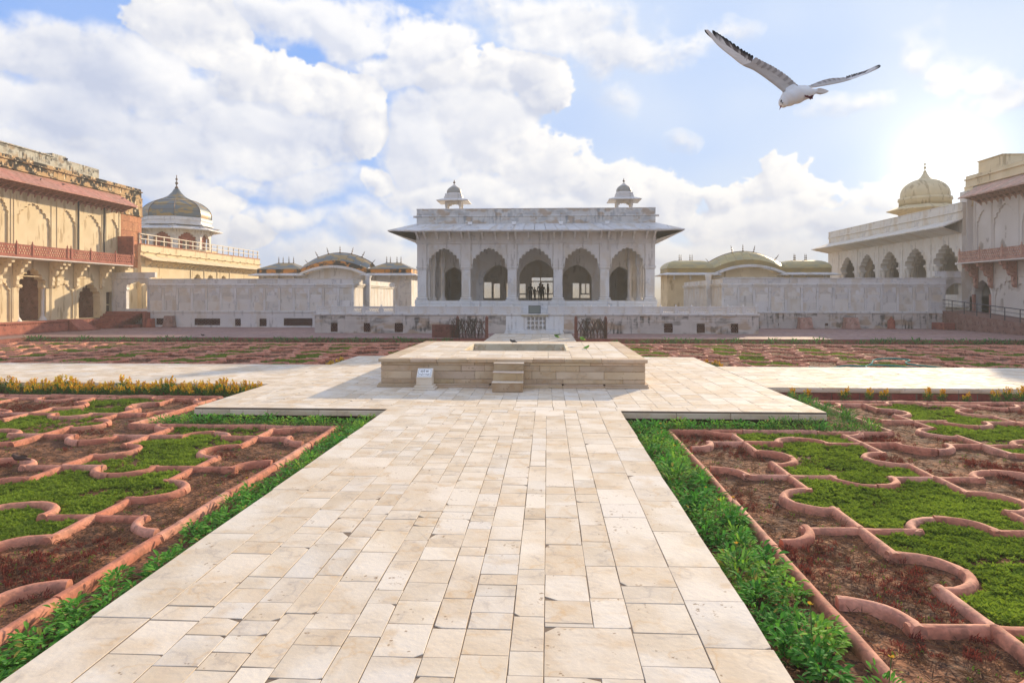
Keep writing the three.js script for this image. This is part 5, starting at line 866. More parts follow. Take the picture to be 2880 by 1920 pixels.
  posts.forEach((e, i) => {
    const po = meshOf('railing_post', pg, rail, t); po.position.set(sg * e, 6.28, bz - 0.1); const k = meshOf('knob', kg, rail, po); k.position.y = 0.92;
    if (i < posts.length - 1) { const w = +(posts[i + 1] - e - 0.2).toFixed(2); if (w > 0.12) { const p = meshOf('railing_panel', pan[w] ||= norm(jali(w, 0.78, 0.06, 0.25, 0.06, 5)), rail, t); p.position.set(sg * (e + posts[i + 1]) / 2, 6.285, bz - 0.1); const c = meshOf('top_rail', pan['c' + w] ||= norm(cb(-w / 2, w / 2, 0.79, 0.86, -0.06, 0.06, 0.015)), rail, t); c.position.copy(p.position); } }
  });
  for (const e of P.brackets) { const o = meshOf('balcony_bracket', scrollBracket, P.bracket || wall, t); o.position.set(sg * e, 6.015, 0.036); }
  if (P.slab) part(t, 'balcony_screen', B(bE - 0.02, bE + 0.1, 6.0, 9.05, 0.002, bz + 0.02), M.redShade);
  return { t, B, C, X, sg, R };
}
{
  const posts = [-15.8, -13.5, -11.2, -8.48, -6.82, -2.81, -2.35, 0.24, 3.8, 6.35];
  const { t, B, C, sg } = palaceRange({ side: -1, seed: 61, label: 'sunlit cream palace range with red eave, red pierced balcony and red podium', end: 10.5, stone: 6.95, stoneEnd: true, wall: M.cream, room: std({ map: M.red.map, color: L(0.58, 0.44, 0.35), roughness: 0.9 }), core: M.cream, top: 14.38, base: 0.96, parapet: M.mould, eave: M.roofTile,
    openLow: [[-6.4, -3.35, 0.98, 3.95, 5.35], [0.75, 3.8, 0.98, 3.05, 4.2], [4.67, 5.75, 1.05, 0, 3.45, 'rect'], [-13.8, -10.6, 0.98, 3.95, 5.35]], nicheLow: [[-2.35, 0.0, 3.3, 4.15], [-8.8, -7.3, 3.3, 4.15], [4.3, 6.2, 3.6, 4.2]].slice(0, 2), strips: [-2.72, 0.42, 4.1, 6.35, -7.0], columns: [[-6.3, -3.45]],
    nicheUp: [[-6.75, -2.85, 9.3, 10.8], [-2.0, 0.3, 9.5, 10.75], [0.95, 3.9, 9.4, 10.7], [4.75, 6.55, 9.6, 10.7], [-8.9, -7.5, 9.6, 10.8], [-14.5, -9.5, 9.3, 10.8]], frames: [[-6.95, -2.72], [-2.1, 0.45], [0.78, 4.05], [4.6, 6.7], [-9.1, -7.2]], drains: [0.62, 4.3], eaveEnd: 7.1, balcony: 6.45, posts, brackets: [-8.6, -6.9, -2.9, -2.3, 0.2, 3.75, 6.2, -13.6, -11.2], slab: true });
  part(t, 'podium', B(-16, -2.7, 0.10, 0.72, 0.0, 1.5), M.red); part(t, 'podium_cap', C(-16, -2.7, 0.86, 0.96, 0, 1.56, 0.02), M.red); part(t, 'podium_foot', C(-16, -2.6, 0, 0.1, 0, 1.6, 0.02), M.redShade);
  part(t, 'podium_low', B(-2.7, 6.6, 0, 0.9, 0.0, 0.3), M.redShade);
  part(t, 'podium_frieze', B(-16, -2.7, 0.72, 0.86, 0.0, 1.44), M.redShade);
  const den = norm(bb(-0.05, 0.05, 0.73, 0.85, 1.44, 1.5)); for (let e = -9.5; e < -2.75; e += 0.17) { const o = meshOf('dentil', den, M.red, t); o.position.x = e; }
  part(t, 'door', bb(4.7, 5.72, 1.06, 3.44, -0.5, -0.42), M.wood); part(t, 'door_rail', bb(4.7, 5.72, 2.15, 2.25, -0.42, -0.39), M.cream);
  part(t, 'roof_block', [bb(-16, -0.6, 14.38, 15.6, -2.2, -1.5), cb(-16, -0.5, 15.602, 15.72, -2.3, -1.4, 0.02)], M.tankStain);
  part(t, 'roof_tank', cb(-0.5, 1.3, 14.1, 16.0, -4.2, -1.6, 0.03), M.tankStain); part(t, 'roof_tank', cb(1.4, 6.1, 14.0, 15.72, -4.6, -1.7, 0.03), M.tankStain);
  part(t, 'tank_pipe', bar([1.0, 15.9, -1.9], [1.35, 15.75, -1.5], 0.12, 8), M.iron);
}
{
  const posts = [-15.5, -13, -10.5, -8, -5.4, -2.9, -0.5, 2.5, 5.4];
  const { t, B, C } = palaceRange({ side: 1, seed: 62, label: 'peeling white palace range with brown balcony and scroll brackets above the ramp', end: 7.1, stone: 5.95, stoneEnd: false, wall: M.whiteStucco, room: M.whiteStucco, core: M.whiteStucco, top: 14.4, base: 1.2, parapet: M.cream, eave: std({ map: M.red.map, color: L(0.76, 0.66, 0.54), roughness: 0.85 }),
    openLow: [[3.35, 5.8, 1.22, 3.2, 4.5, 'round']], nicheLow: [[-1.5, 2.85, 3.3, 4.35], [-6.7, -2.1, 3.3, 4.35], [-12.4, -7.5, 3.3, 4.35]], strips: [3.1, -1.8, -7.1], columns: [],
    nicheUp: [[3.45, 5.35, 9.6, 10.9], [-0.15, 3.0, 9.6, 11.1], [-5.7, -0.65, 9.6, 11.1], [-11.4, -6.5, 9.6, 11.1]], frames: [[3.25, 5.55], [-0.35, 3.15]], drains: [], eaveEnd: 5.2, balcony: 5.5, posts, brackets: [5.2, 3.1, 0.0, -3.5, -6.5, -9.4], slab: false, bracket: std({ map: M.red.map, color: L(0.62, 0.46, 0.37), roughness: 0.9 }), rail: std({ map: M.red.map, color: L(0.64, 0.47, 0.37), roughness: 0.9 }) });
  for (const e of [3.35, 5.8]) part(t, 'door_jamb', B(e - 0.16, e + 0.16, 1.2, 3.2, -0.1, 0.06), M.roofTile);
  part(t, 'roof_block', B(3.6, 7.08, 14.1, 15.75, -9, -1.2), M.cream); part(t, 'roof_block_coping', C(3.5, 7.15, 15.752, 15.85, -9, -1.1, 0.02), M.cream);
  part(t, 'corner_pier', B(5.97, 7.08, 6.2, 12.9, -0.1, 0.5), M.whiteStucco);
}
// ---- ramp
{
  const t = thing('access_ramp', 'dark stone ramp with thin metal handrails sloping along the white palace range', 'ramp');
  const X0 = 37.9, X1 = 40.85, zt = -65.9, zb = -48.0, yt = 1.70, yb = 0.45;
  part(t, 'ramp_body', tri([[X0, 0, zt], [X1, 0, zt], [X1, 0, zb], [X0, 0, zb], [X0, yt, zt], [X1, yt, zt], [X1, yb, zb], [X0, yb, zb]], [[0, 1, 2, 3], [4, 7, 6, 5], [0, 4, 5, 1], [1, 5, 6, 2], [2, 6, 7, 3], [3, 7, 4, 0]]), std({ map: M.red.map, color: L(0.34, 0.25, 0.21), roughness: 0.95 }));
  part(t, 'low_block', cb(X0 - 1.1, X0 - 0.05, 0, 0.62, -66 + 0.7, -63.4, 0.03), M.redShade);
  const n = 10; for (let k = 0; k <= n; k++) { const z = lerp(zt, zb, k / n), y = lerp(yt, yb, k / n); part(t, 'handrail_post', bar([X0 + 0.08, y, z], [X0 + 0.08, y + 1.05, z], 0.035), M.iron); }
  for (const h of [1.05, 0.7, 0.35]) part(t, 'handrail', bar([X0 + 0.08, yt + h, zt], [X0 + 0.08, yb + h, zb], h > 1 ? 0.04 : 0.022), M.iron);
}
// ================================================================ ranges behind the screen walls
{
  const t = thing('riverside_range', 'low sunlit cream range with sloping stone eave and a metal rail on its roof', 'building', [-41.6, 0, -85], Math.PI / 2);
  const a = -15.2, b = 14.6, ops = [-3.6, -0.4, 3.1];
  part(t, 'wall', ext(rect(a, b, 0, 6.6), 0.5, -0.5, ops.map(x => cusped(x, 1.9, 3.2, 4.9, 5.75, 2))), M.cream);
  for (const x of [-5.2, -2.0, 1.35, 4.8]) part(t, 'pilaster', cb(x - 0.14, x + 0.14, 3, 6.3, 0, 0.08, 0.02), M.cream);
  part(t, 'room', bb(a, b, 0, 6.5, -4.2, -4.0), M.cream); part(t, 'end_wall', bb(b - 0.4, b, 0, 6.6, -8, -0.5), M.cream);
  for (let e = a; e < b; e += 1.6) { const f = Math.min(b, e + 1.58), v = [[e, 7.4, -0.05], [f, 7.4, -0.05], [f, 6.95, 1.15], [e, 6.95, 1.15]], w = v.map(p => [p[0], p[1] - 0.1, p[2]]); part(t, 'eave_slab', tri([...v, ...w], [[0, 3, 2, 1], [4, 5, 6, 7], [3, 7, 6, 2], [0, 4, 7, 3], [1, 2, 6, 5]]), M.cream); }
  for (let e = a + 0.8; e < b; e += 1.1) part(t, 'eave_bracket', ext([[0, 0], [0.3, 0.2], [0.8, 0.5], [0, 0.75]], 0.2, -0.1).rotateY(-Math.PI / 2).translate(e, 6.2, 0), M.cream);
  part(t, 'parapet', [bb(a, b, 6.6, 7.72, -0.5, -0.1), bb(a, b, 7.84, 8.48, -0.5, -0.05), bb(b - 0.4, b, 6.6, 8.48, -8, -0.5)], M.cream); part(t, 'parapet_band', cb(a, b + 0.1, 7.722, 7.838, -0.5, 0.06, 0.03), M.cream);
  part(t, 'coping', cb(a, b + 0.03, 8.482, 8.6, -0.6, 0.0, 0.02), M.orangeStone); part(t, 'roof', bb(a, b, 6.9, 7.2, -8, -0.5), M.cream);
  const pk = norm(lathe([[0, 0.2], [0.12, 0.12], [0.1, 0.0]], 8)); for (let e = a + 1; e < b; e += 2.2) { const o = meshOf('rain_spout', pk, M.cream, t); o.position.set(e, 7.75, 0.05); o.rotation.x = 1.5; }
}
{
  const t = thing('roof_railing', 'pale metal rail with three bars along the cream roof edge before the ribbed dome', 'railing', [-41.6, 8.6, -85], Math.PI / 2), m = flat(0.62, 0.54, 0.42, 0.6);
  for (let e = -15; e <= 14.5; e += 1.55) part(t, 'post', cb(e - 0.06, e + 0.06, 0, 1.15, -0.4, -0.28, 0.01), m);
  for (const y of [0.55, 1.06]) part(t, 'rail', bb(-15, 14.5, y - 0.045, y + 0.045, -0.27, -0.2), m);
}
{
  const t = thing('arcaded_range', 'long pale arcade with five cusped arches and deep eave behind the wall', 'building', [40, 0, -81.5], -Math.PI / 2);
  const a = -15.1, b = 15.4, cs = [-9.1, -3.65, 1.8, 7.25, 12.7], wall = std({ map: wallMarble, color: L(0.84, 0.79, 0.70), roughness: 0.75 });
  part(t, 'arcade_wall', ext(rect(a, b, 2, 8.95), 0.7, -0.7, cs.map(x => cusped(x, 4.3, 3.2, 6.3, 8.1, 4))), wall);
  for (const x of cs) for (const s of [-1, 1]) { const c = part(t, 'column', lathe([[0.22, 3], [0.19, 3.4], [0.19, 5.5], [0.3, 5.8], [0.34, 6.0]], 12).translate(x + s * 1.95, 0, -0.35), wall); part(c, 'capital', cb(x + s * 1.95 - 0.36, x + s * 1.95 + 0.36, 6.0, 6.25, -0.72, 0.02, 0.04), wall); }
  part(t, 'inner_arcade', ext(rect(a, b, 2, 8.9), 0.5, -4.0, cs.map(x => cusped(x, 3.4, 3.2, 6.0, 7.6, 4))), wall);
  part(t, 'rear_wall', bb(a, b, 0, 8.9, -8.2, -8), wall); part(t, 'end_wall', bb(a, a + 0.6, 0, 8.95, -8, -0.71), wall); part(t, 'end_wall', bb(b - 0.6, b, 0, 8.95, -8, -0.71), wall); part(t, 'floor', bb(a, b, 0, 3.0, -8, -0.72), wall);
  for (const x of [-11.9, -6.4, -0.9, 4.5, 10]) part(t, 'pilaster', cb(x - 0.3, x + 0.3, 3, 8.9, 0, 0.06, 0.02), wall);
  for (let e = a - 1.6, k = 0; e < b; e += 1.9, k++) { const f = Math.min(b, e + 1.88), e2 = Math.max(e, a), v = [[k ? e : a, 10.35, -0.1], [Math.max(f, a), 10.35, -0.1], [f, 9.65, 1.7], [e, 9.65, 1.7]], w = v.map(p => [p[0], p[1] - 0.12, p[2]]); part(t, 'eave_slab', tri([...v, ...w], [[0, 3, 2, 1], [4, 5, 6, 7], [3, 7, 6, 2], [0, 4, 7, 3], [1, 2, 6, 5]]), wall); }
  part(t, 'end_eave', tri([[a, 10.35, -0.1], [a, 10.35, -8], [a - 1.6, 9.65, -9.7], [a - 1.6, 9.65, 1.7], [a, 9.0, -0.1], [a, 9.0, -8]], [[0, 1, 2, 3], [4, 3, 2, 5]]), wall);
  part(t, 'soffit', tri([[a, 8.95, 0], [b, 8.95, 0], [b, 9.52, 1.65], [a - 1.55, 9.52, 1.65]], [[0, 1, 2, 3]]), wall);
  part(t, 'parapet', [bb(a, b, 8.96, 11.0, -0.7, -0.08), bb(a, b, 11.12, 11.8, -0.7, -0.05), bb(a, a + 0.6, 8.96, 11.8, -8, -0.71)], wall); part(t, 'parapet_band', cb(a - 0.06, b, 11.002, 11.118, -0.76, 0.06, 0.03), wall); part(t, 'coping', cb(a - 0.03, b, 11.802, 11.88, -0.75, 0.0, 0.02), wall); part(t, 'roof', bb(a + 0.6, b, 9.2, 9.5, -8, -0.71), wall);
}
// ================================================================ domes
{
  const t = thing('octagonal_dome_kiosk', 'ribbed octagonal dome in dull bronze with a tall beaded finial, behind the roof rail', 'dome', [-50.45, 0, -92.5], 0.05);
  const oct = (pts) => toCreasedNormals(norm(lathe(pts, 8).rotateY(Math.PI / 8)), 0.45);
  part(t, 'base', oct([[0, 0], [5.2, 0], [5.2, 9.4], [0, 9.4]]), M.cream);
  const Rp = 4.05, side = 2 * Rp * Math.tan(Math.PI / 8);
  for (let k = 0; k < 8; k++) {
    const a = k * Math.PI / 4, w = ext([[-side / 2, 9.4], [-side * 0.36, 9.4], ...cusped(0, side * 0.72, 9.4, 10.8, 11.7, 3).slice(1, -1), [side * 0.36, 9.4], [side / 2, 9.4], [side / 2, 12.5], [-side / 2, 12.5]], 0.35, Rp - 0.35).rotateY(a);
    part(t, 'arch_wall', w, M.marble);
    part(t, 'red_screen', ext(rect(-side * 0.36, side * 0.36, 9.4, 11.9), 0.1, Rp - 0.6, [rect(-0.45, 0.45, 9.45, 10.6)]).rotateY(a), M.red);
    for (const d of [-0.25, 0.25]) part(t, 'bracket', ext([[0, 0], [0.2, 0.3], [0.5, 0.6], [1.2, 1.0], [0, 1.1]], 0.14, -0.07).rotateY(-Math.PI / 2).translate(d + side / 2 - 0.3 * Math.sign(d) * 0, 11.5, Rp - 0.05).rotateY(a), M.marble);
  }
  part(t, 'eave', oct([[4.0, 12.75], [5.95, 12.1], [5.95, 12.0], [4.0, 12.5]]), M.chajja); part(t, 'inner_core', oct([[0, 9.4], [2.6, 9.4], [2.6, 12.4], [0, 12.4]]), M.inside);
  part(t, 'drum', oct([[4.75, 12.7], [4.75, 12.86], [4.5, 12.9], [4.5, 13.3], [4.6, 13.34], [4.6, 13.72], [4.4, 13.8], [0, 13.8]]), M.chajja);
  const prof = []; for (let k = 0; k <= 16; k++) { const a = k / 16 * 1.18; prof.push([4.42 * Math.cos(a) * (1 + 0.06 * Math.sin(2.2 * a)), 13.8 + 2.95 * Math.sin(a)]); }
  const dome = part(t, 'dome', oct(prof), M.copper);
  for (let k = 0; k < 8; k++) { const a = Math.PI / 8 + k * Math.PI / 4; part(dome, 'rib', tube(prof.filter((_, i) => i % 2 === 0).map(p => [p[0] * Math.sin(a) * 1.005, p[1], p[0] * Math.cos(a) * 1.005]), 0.05, 16, 5), M.finial); }
  for (let j = 1; j < 4; j++) part(dome, 'seam', oct([[prof[j * 4][0] + 0.015, prof[j * 4][1] - 0.03], [prof[j * 4][0] + 0.02, prof[j * 4][1] + 0.03]]), M.finial);
  part(t, 'crown', lathe([[1.75, 16.52], [1.7, 16.6], [1.1, 16.95], [0.6, 17.5], [0.3, 18.0], [0.1, 18.1]], 24), M.copper);
  finial(t, 0, 17.95, 0, 2.0, M.finial);
}
{
  const t = thing('round_dome_kiosk', 'smooth round pale dome with finial rising behind the sunlit arcade', 'dome', [53.7, 0, -97.9]), m = std({ map: M.cream.map, color: L(0.78, 0.69, 0.50), roughness: 0.6 });
  part(t, 'base', norm(new THREE.CylinderGeometry(4.2, 4.2, 11.5, 8).translate(0, 5.75, 0)), m);
  for (let k = 0; k < 8; k++) { const a = (k + 0.5) * Math.PI / 4; part(t, 'pillar', cb(-0.22, 0.22, 11.5, 14.5, -0.22, 0.22, 0.04).translate(3.0 * Math.sin(a), 0, 3.0 * Math.cos(a)), m); }
  part(t, 'eave', toCreasedNormals(norm(lathe([[3.1, 15.7], [4.75, 15.05], [4.75, 14.95], [3.0, 14.4]], 8).rotateY(Math.PI / 8)), 0.4), m);
  part(t, 'drum', lathe([[0, 15.5], [3.2, 15.5], [3.2, 16.3], [3.35, 16.35], [3.3, 16.7], [3.0, 16.75]], 32), m);
  const prof = []; for (let k = 0; k <= 16; k++) { const a = k / 16 * 1.35; prof.push([3.0 * Math.cos(a) * (1 + 0.08 * Math.sin(2.2 * a)), 16.7 + 2.75 * Math.sin(a)]); } prof.push([0.4, 19.75], [0.15, 20.3], [0.05, 20.4]);
  part(t, 'dome', lathe(prof, 36), m); part(t, 'crown', lathe([[1.2, 19.05], [1.0, 19.25], [0.55, 19.6], [0.2, 20.3], [0, 20.4]], 20), m); finial(t, 0, 20.2, 0, 1.75, m);
}
console.log('ranges');

// ================================================================ people, birds and small things
function solid(bones, k, cell, pad = 0.04) {                          // smooth union of tapered capsules, meshed; bone: [a, ra, b, rb, colour]
  const lo = [1e9, 1e9, 1e9], hi = [-1e9, -1e9, -1e9];
  for (const [a, ra, b, rb] of bones) for (let i = 0; i < 3; i++) { lo[i] = Math.min(lo[i], a[i] - ra - pad, b[i] - rb - pad); hi[i] = Math.max(hi[i], a[i] + ra + pad, b[i] + rb + pad); }
  const c = lo.map((v, i) => (v + hi[i]) / 2), half = Math.max(...hi.map((v, i) => v - lo[i])) / 2 * 1.06, n = Math.min(110, Math.max(24, Math.ceil(2 * half / cell)));
  const mc = new MarchingCubes(n, new THREE.MeshStandardMaterial(), false, false, 200000); mc.isolation = 0; mc.field.fill(-pad);
  const dist = (p, [a, ra, b, rb]) => { const ab = [b[0] - a[0], b[1] - a[1], b[2] - a[2]], ap = [p[0] - a[0], p[1] - a[1], p[2] - a[2]], l = ab[0] ** 2 + ab[1] ** 2 + ab[2] ** 2 || 1e-9, t = clamp((ap[0] * ab[0] + ap[1] * ab[1] + ap[2] * ab[2]) / l); return Math.hypot(ap[0] - ab[0] * t, ap[1] - ab[1] * t, ap[2] - ab[2] * t) - lerp(ra, rb, t); };
  for (let z = 0; z < n; z++) for (let y = 0; y < n; y++) for (let x = 0; x < n; x++) {
    if (x < 1 || y < 1 || z < 1) continue; const p = [c[0] + ((x - n / 2) / (n / 2)) * half, c[1] + ((y - n / 2) / (n / 2)) * half, c[2] + ((z - n / 2) / (n / 2)) * half]; if (p[0] < lo[0] || p[0] > hi[0] || p[1] < lo[1] || p[1] > hi[1] || p[2] < lo[2] || p[2] > hi[2]) continue; let s = 0, m = 1e9;
    for (const b of bones) { const d = dist(p, b); m = Math.min(m, d); if (d < 8 * k) s += Math.exp(-d / k); }
    mc.field[x + y * n + z * n * n] = m > 4 * k ? -m : k * Math.log(s);
  }
  mc.update();
  const cnt = mc.count, pos = mc.positionArray.slice(0, cnt * 3), nor = mc.normalArray.slice(0, cnt * 3), col = new Float32Array(cnt * 3);
  for (let i = 0; i < cnt; i++) { const p = [0, 1, 2].map(j => pos[i * 3 + j] * half + c[j]); let best = 1e9, cc = [1, 1, 1]; for (const b of bones) { const d = dist(p, b); if (d < best) { best = d; cc = b[4]; } } for (let j = 0; j < 3; j++) { pos[i * 3 + j] = p[j]; col[i * 3 + j] = cc[j]; } }
  const g = new THREE.BufferGeometry(); g.setAttribute('position', new THREE.BufferAttribute(pos, 3)); g.setAttribute('normal', new THREE.BufferAttribute(nor, 3)); g.setAttribute('color', new THREE.BufferAttribute(col, 3)); return norm(g);
}
function person(label, x, z, turn, H, top, legs, pose) {
  const k = H / 1.7, S = (a) => a.map(v => v * k), skin = [0.30, 0.18, 0.12], t = thing('person', label, 'person', [x, 2.63, z], turn, 'visitors inside the pavilion'), b = [];
  const add = (a, ra, c, rb, col) => b.push([S(a), ra * k, S(c), rb * k, col]);
  add([0, 0.95, 0], 0.14, [0, 1.18, 0], 0.13, top); add([-0.09, 1.36, 0], 0.10, [0.09, 1.36, 0], 0.10, top); add([0, 1.15, 0], 0.13, [0, 1.36, 0], 0.12, top); add([0, 1.42, 0], 0.055, [0, 1.5, 0.01], 0.05, skin);
  add([0, 1.56, 0.01], 0.085, [0, 1.63, 0], 0.09, skin); add([0, 1.57, 0.09], 0.018, [0, 1.555, 0.105], 0.02, skin); add([-0.09, 1.58, 0], 0.015, [-0.095, 1.6, 0], 0.018, skin); add([0.09, 1.58, 0], 0.015, [0.095, 1.6, 0], 0.018, skin);
  for (const s of [-1, 1]) { const p = pose[s < 0 ? 0 : 1]; add([s * 0.09, 0.92, 0], 0.10, [s * 0.10, 0.5, 0.02], 0.07, legs); add([s * 0.10, 0.5, 0.02], 0.068, [s * 0.11, 0.1, 0], 0.045, legs); add([s * 0.11, 0.045, -0.02], 0.045, [s * 0.12, 0.035, 0.15], 0.035, [0.03, 0.03, 0.03]); add([s * 0.2, 1.37, 0], 0.06, p[0], 0.045, top); add(p[0], 0.043, p[1], 0.033, skin); add(p[1], 0.035, p[2], 0.03, skin); for (let f = 0; f < 4; f++) add(p[2], 0.013, [p[2][0] + (f - 1.5) * 0.018, p[2][1] - 0.08 + Math.abs(f - 1.5) * 0.01, p[2][2] + 0.01], 0.009, skin); add(p[1], 0.014, [p[1][0] - s * 0.04, p[1][1] - 0.07, p[1][2] + 0.03], 0.01, skin); }
  meshOf('body', solid(b, 0.014 * k, 0.03 * k), std({ color: L(1, 1, 1), roughness: 0.8 }), t);
  part(t, 'hair', norm(new THREE.SphereGeometry(0.105 * k, 14, 10, 0, 6.3, 0, 1.7).scale(1, 1.05, 1.08).translate(0, 1.635 * k, -0.018 * k)), flat(0.02, 0.017, 0.015, 0.6));
}
const hang = [[[-0.27, 1.1, 0.0], [-0.28, 0.86, 0.06], [-0.28, 0.78, 0.07]], [[0.27, 1.1, 0.0], [0.28, 0.86, 0.06], [0.28, 0.78, 0.07]]];
person('person in a dark kurta standing with arms down, apart from the group', -0.59, -71.5, 0.4, 1.68, [0.05, 0.055, 0.06], [0.05, 0.05, 0.055], hang);
person('short person in dark clothes standing between two adults', -0.16, -71.3, 0.9, 1.32, [0.06, 0.05, 0.05], [0.04, 0.04, 0.05], [hang[0], [[0.3, 1.12, 0.1], [0.24, 1.2, 0.3], [0.22, 1.24, 0.37]]]);
person('broad dark-clothed person with one hand raised to the face', 0.38, -71.6, -0.3, 1.72, [0.045, 0.05, 0.055], [0.045, 0.045, 0.05], [hang[0], [[0.32, 1.14, 0.08], [0.17, 1.38, 0.22], [0.12, 1.46, 0.2]]]);
person('person in dark clothes standing close behind the one with a raised hand', 0.66, -72.2, 0.1, 1.66, [0.06, 0.055, 0.05], [0.05, 0.05, 0.05], hang);
person('person in dark clothes seen from the side at the sunward lattice', 1.23, -71.5, -1.5, 1.68, [0.05, 0.05, 0.06], [0.05, 0.045, 0.05], hang);

// ---- gull in flight
{
  const t = thing('gull', 'white gull gliding with long grey wings and red bill against the sky', 'bird', [2.835, 4.33, -4.592], 0.052);
  const q = (zx, zy, d = 0) => { const k = 1 - d / 4.5; return [(1.891 + (zx - 1250) / 1858) * k - 1.891, (1.33 + (900 - zy) / 1858) * k - 1.33, d]; }, W = [0.78, 0.76, 0.73], Wb = [0.80, 0.78, 0.75];
  const bones = [[q(1120, 945, 0.03), 0.046, q(1230, 905, 0.01), 0.052, Wb], [q(1230, 905, 0.01), 0.052, q(1360, 880, -0.04), 0.036, Wb], [q(1360, 880, -0.04), 0.034, q(1460, 858, -0.07), 0.014, Wb], [q(1120, 950, 0.03), 0.05, q(1072, 985, 0.04), 0.032, W], [q(1072, 985, 0.04), 0.031, q(1062, 1005, 0.045), 0.027, W], [q(1180, 830, -0.01), 0.03, q(1100, 860, 0.0), 0.025, Wb], [q(1330, 820, -0.05), 0.02, q(1260, 840, -0.03), 0.03, Wb]];
  meshOf('body', solid(bones, 0.005, 0.005, 0.02), std({ color: L(1, 1, 1), roughness: 0.85 }), t);
  const bill = part(t, 'bill', norm(new THREE.ConeGeometry(0.0085, 0.046, 8).rotateZ(Math.PI - 0.42).translate(...q(1028, 1050, 0.05))), flat(0.22, 0.03, 0.02, 0.4)); part(t, 'ear_spot', norm(new THREE.SphereGeometry(0.009, 8, 6).scale(0.6, 1.2, 0.6).translate(...q(1036, 980, 0.062))), flat(0.02, 0.02, 0.02)); part(t, 'eye', norm(new THREE.SphereGeometry(0.004, 8, 6).translate(...q(1052, 1000, 0.071))), flat(0.01, 0.01, 0.01, 0.2));
  const leg = tube([q(1270, 888, 0.045), q(1310, 900, 0.05), q(1345, 922, 0.05), q(1370, 930, 0.05)], 0.0045, 10, 6), leg2 = tube([q(1290, 885, 0.02), q(1340, 908, 0.03), q(1385, 928, 0.035)], 0.0045, 10, 6);
  for (const [g, x, y, z] of [[leg, 1375, 932, 0.05], [leg2, 1395, 925, 0.035]]) { const l = part(t, 'leg', g, flat(0.12, 0.02, 0.015, 0.5)); const toes = []; for (let k = 0; k < 3; k++) toes.push(bar(q(x, y, z), q(x + 36 - k * 6, y - 16 + k * 20, z + 0.006), 0.0045, 5)); toes.push(tri([q(x, y, z), q(x + 36, y - 16, z + 0.006), q(x + 24, y + 24, z + 0.006)], [[0, 1, 2], [0, 2, 1]])); part(l, 'foot', toes, flat(0.10, 0.018, 0.014, 0.5)); }
  // tail fan
  for (let k = 0; k < 8; k++) { const a = q(1420, 862, -0.07), b = q(1560 + 60 * Math.sin(k / 7 * 3.1), 835 + k * 6, -0.10 - k * 0.008), d = new THREE.Vector3(b[0] - a[0], b[1] - a[1], b[2] - a[2]); const g = leafGeo(d.length(), 0.03, 0, 0.05).rotateX(Math.PI / 2).applyQuaternion(new THREE.Quaternion().setFromUnitVectors(new THREE.Vector3(1, 0, 0), d.clone().normalize())).translate(...a); part(t, 'tail_feather', norm(g, [0.82, 0.80, 0.77]), M.petal); }
  function wing(LE, TE, dz, upper) {
    const curve = (P, z0, z1) => new THREE.CatmullRomCurve3(P.map((p, i) => new THREE.Vector3(...q(p[0], p[1], lerp(z0, z1, Math.pow(i / (P.length - 1), 1.2)))))), le = curve(LE, dz[0], dz[1]), te = curve(TE, dz[2], dz[3]);
    const w = new THREE.Group(); w.name = 'wing'; t.add(w);
    const N = 30, v = [], f = [], A = new THREE.Vector3(), B = new THREE.Vector3(); const col = [];
    const prof = [[0, 0], [0.06, 0.5], [0.2, 0.8], [0.4, 0.55], [0.62, 0.12], [0.62, -0.02], [0.4, -0.1], [0.2, -0.25], [0.06, -0.25]];
    for (let i = 0; i <= N; i++) { const s = i / N; le.getPoint(s, A); te.getPoint(s, B); const ch = B.clone().sub(A), th = 0.028 * (1 - s * 0.85), nrm = new THREE.Vector3(0, 0, -1); for (const p of prof) { const o = A.clone().addScaledVector(ch, p[0] * (1 - 0.15 * s)).addScaledVector(nrm, p[1] * th); v.push([o.x, o.y, o.z]); } }
    const n = prof.length; for (let i = 0; i < N; i++) for (let k = 0; k < n; k++) f.push([i * n + k, i * n + (k + 1) % n, (i + 1) * n + (k + 1) % n, (i + 1) * n + k]);
    const g = toCreasedNormals(tri(v, f), 1.0); norm(g); const c = g.attributes.color, pp = g.attributes.position;
    for (let i = 0; i < pp.count; i++) { const s = clamp((i / 6 / n) / N), m = s > 0.5 ? [0.78, 0.74, 0.70] : [0.50, 0.45, 0.40], nz = 0.9 + 0.25 * fbm(pp.getX(i) * 120, pp.getY(i) * 120, 2); c.setXYZ(i, m[0] * nz, m[1] * nz, m[2] * nz); }
    meshOf('coverts', g, std({ color: L(1, 1, 1), roughness: 0.9 }), w);
    const nf = 30;
    for (let k = 0; k < nf; k++) {
      const s = k / (nf - 1), prim = s > 0.52, sb = prim ? lerp(0.46, 0.80, (s - 0.52) / 0.48) : s * 0.9, st = prim ? lerp(0.55, 1.0, Math.pow((s - 0.52) / 0.48, 0.9)) : s * 1.02; le.getPoint(sb, A); te.getPoint(sb, B); const base = A.clone().lerp(B, prim ? 0.30 : 0.38), tip = te.getPoint(st); if (prim && k === nf - 1) tip.copy(le.getPoint(1));
      const d = tip.clone().sub(base); d.multiplyScalar(1.03); const L0 = d.length(), wid = prim ? 0.024 : 0.032;
      const quat = new THREE.Quaternion().setFromRotationMatrix(new THREE.Matrix4().makeBasis(d.clone().normalize(), new THREE.Vector3(0, 0, 1).cross(d).normalize().cross(d.clone().normalize()).normalize(), new THREE.Vector3(0, 0, 1).cross(d).normalize()));
      const st2 = [[0, 0.5], [0.5, 1], [0.8, 0.95], [0.93, 0.7], [1, 0.05]], vv = [], ff = []; for (const [a, b] of st2) vv.push([a * L0, 0.0012, -wid / 2 * b], [a * L0, 0.0012, wid / 2 * b], [a * L0, -0.0012, wid / 2 * b], [a * L0, -0.0012, -wid / 2 * b]);
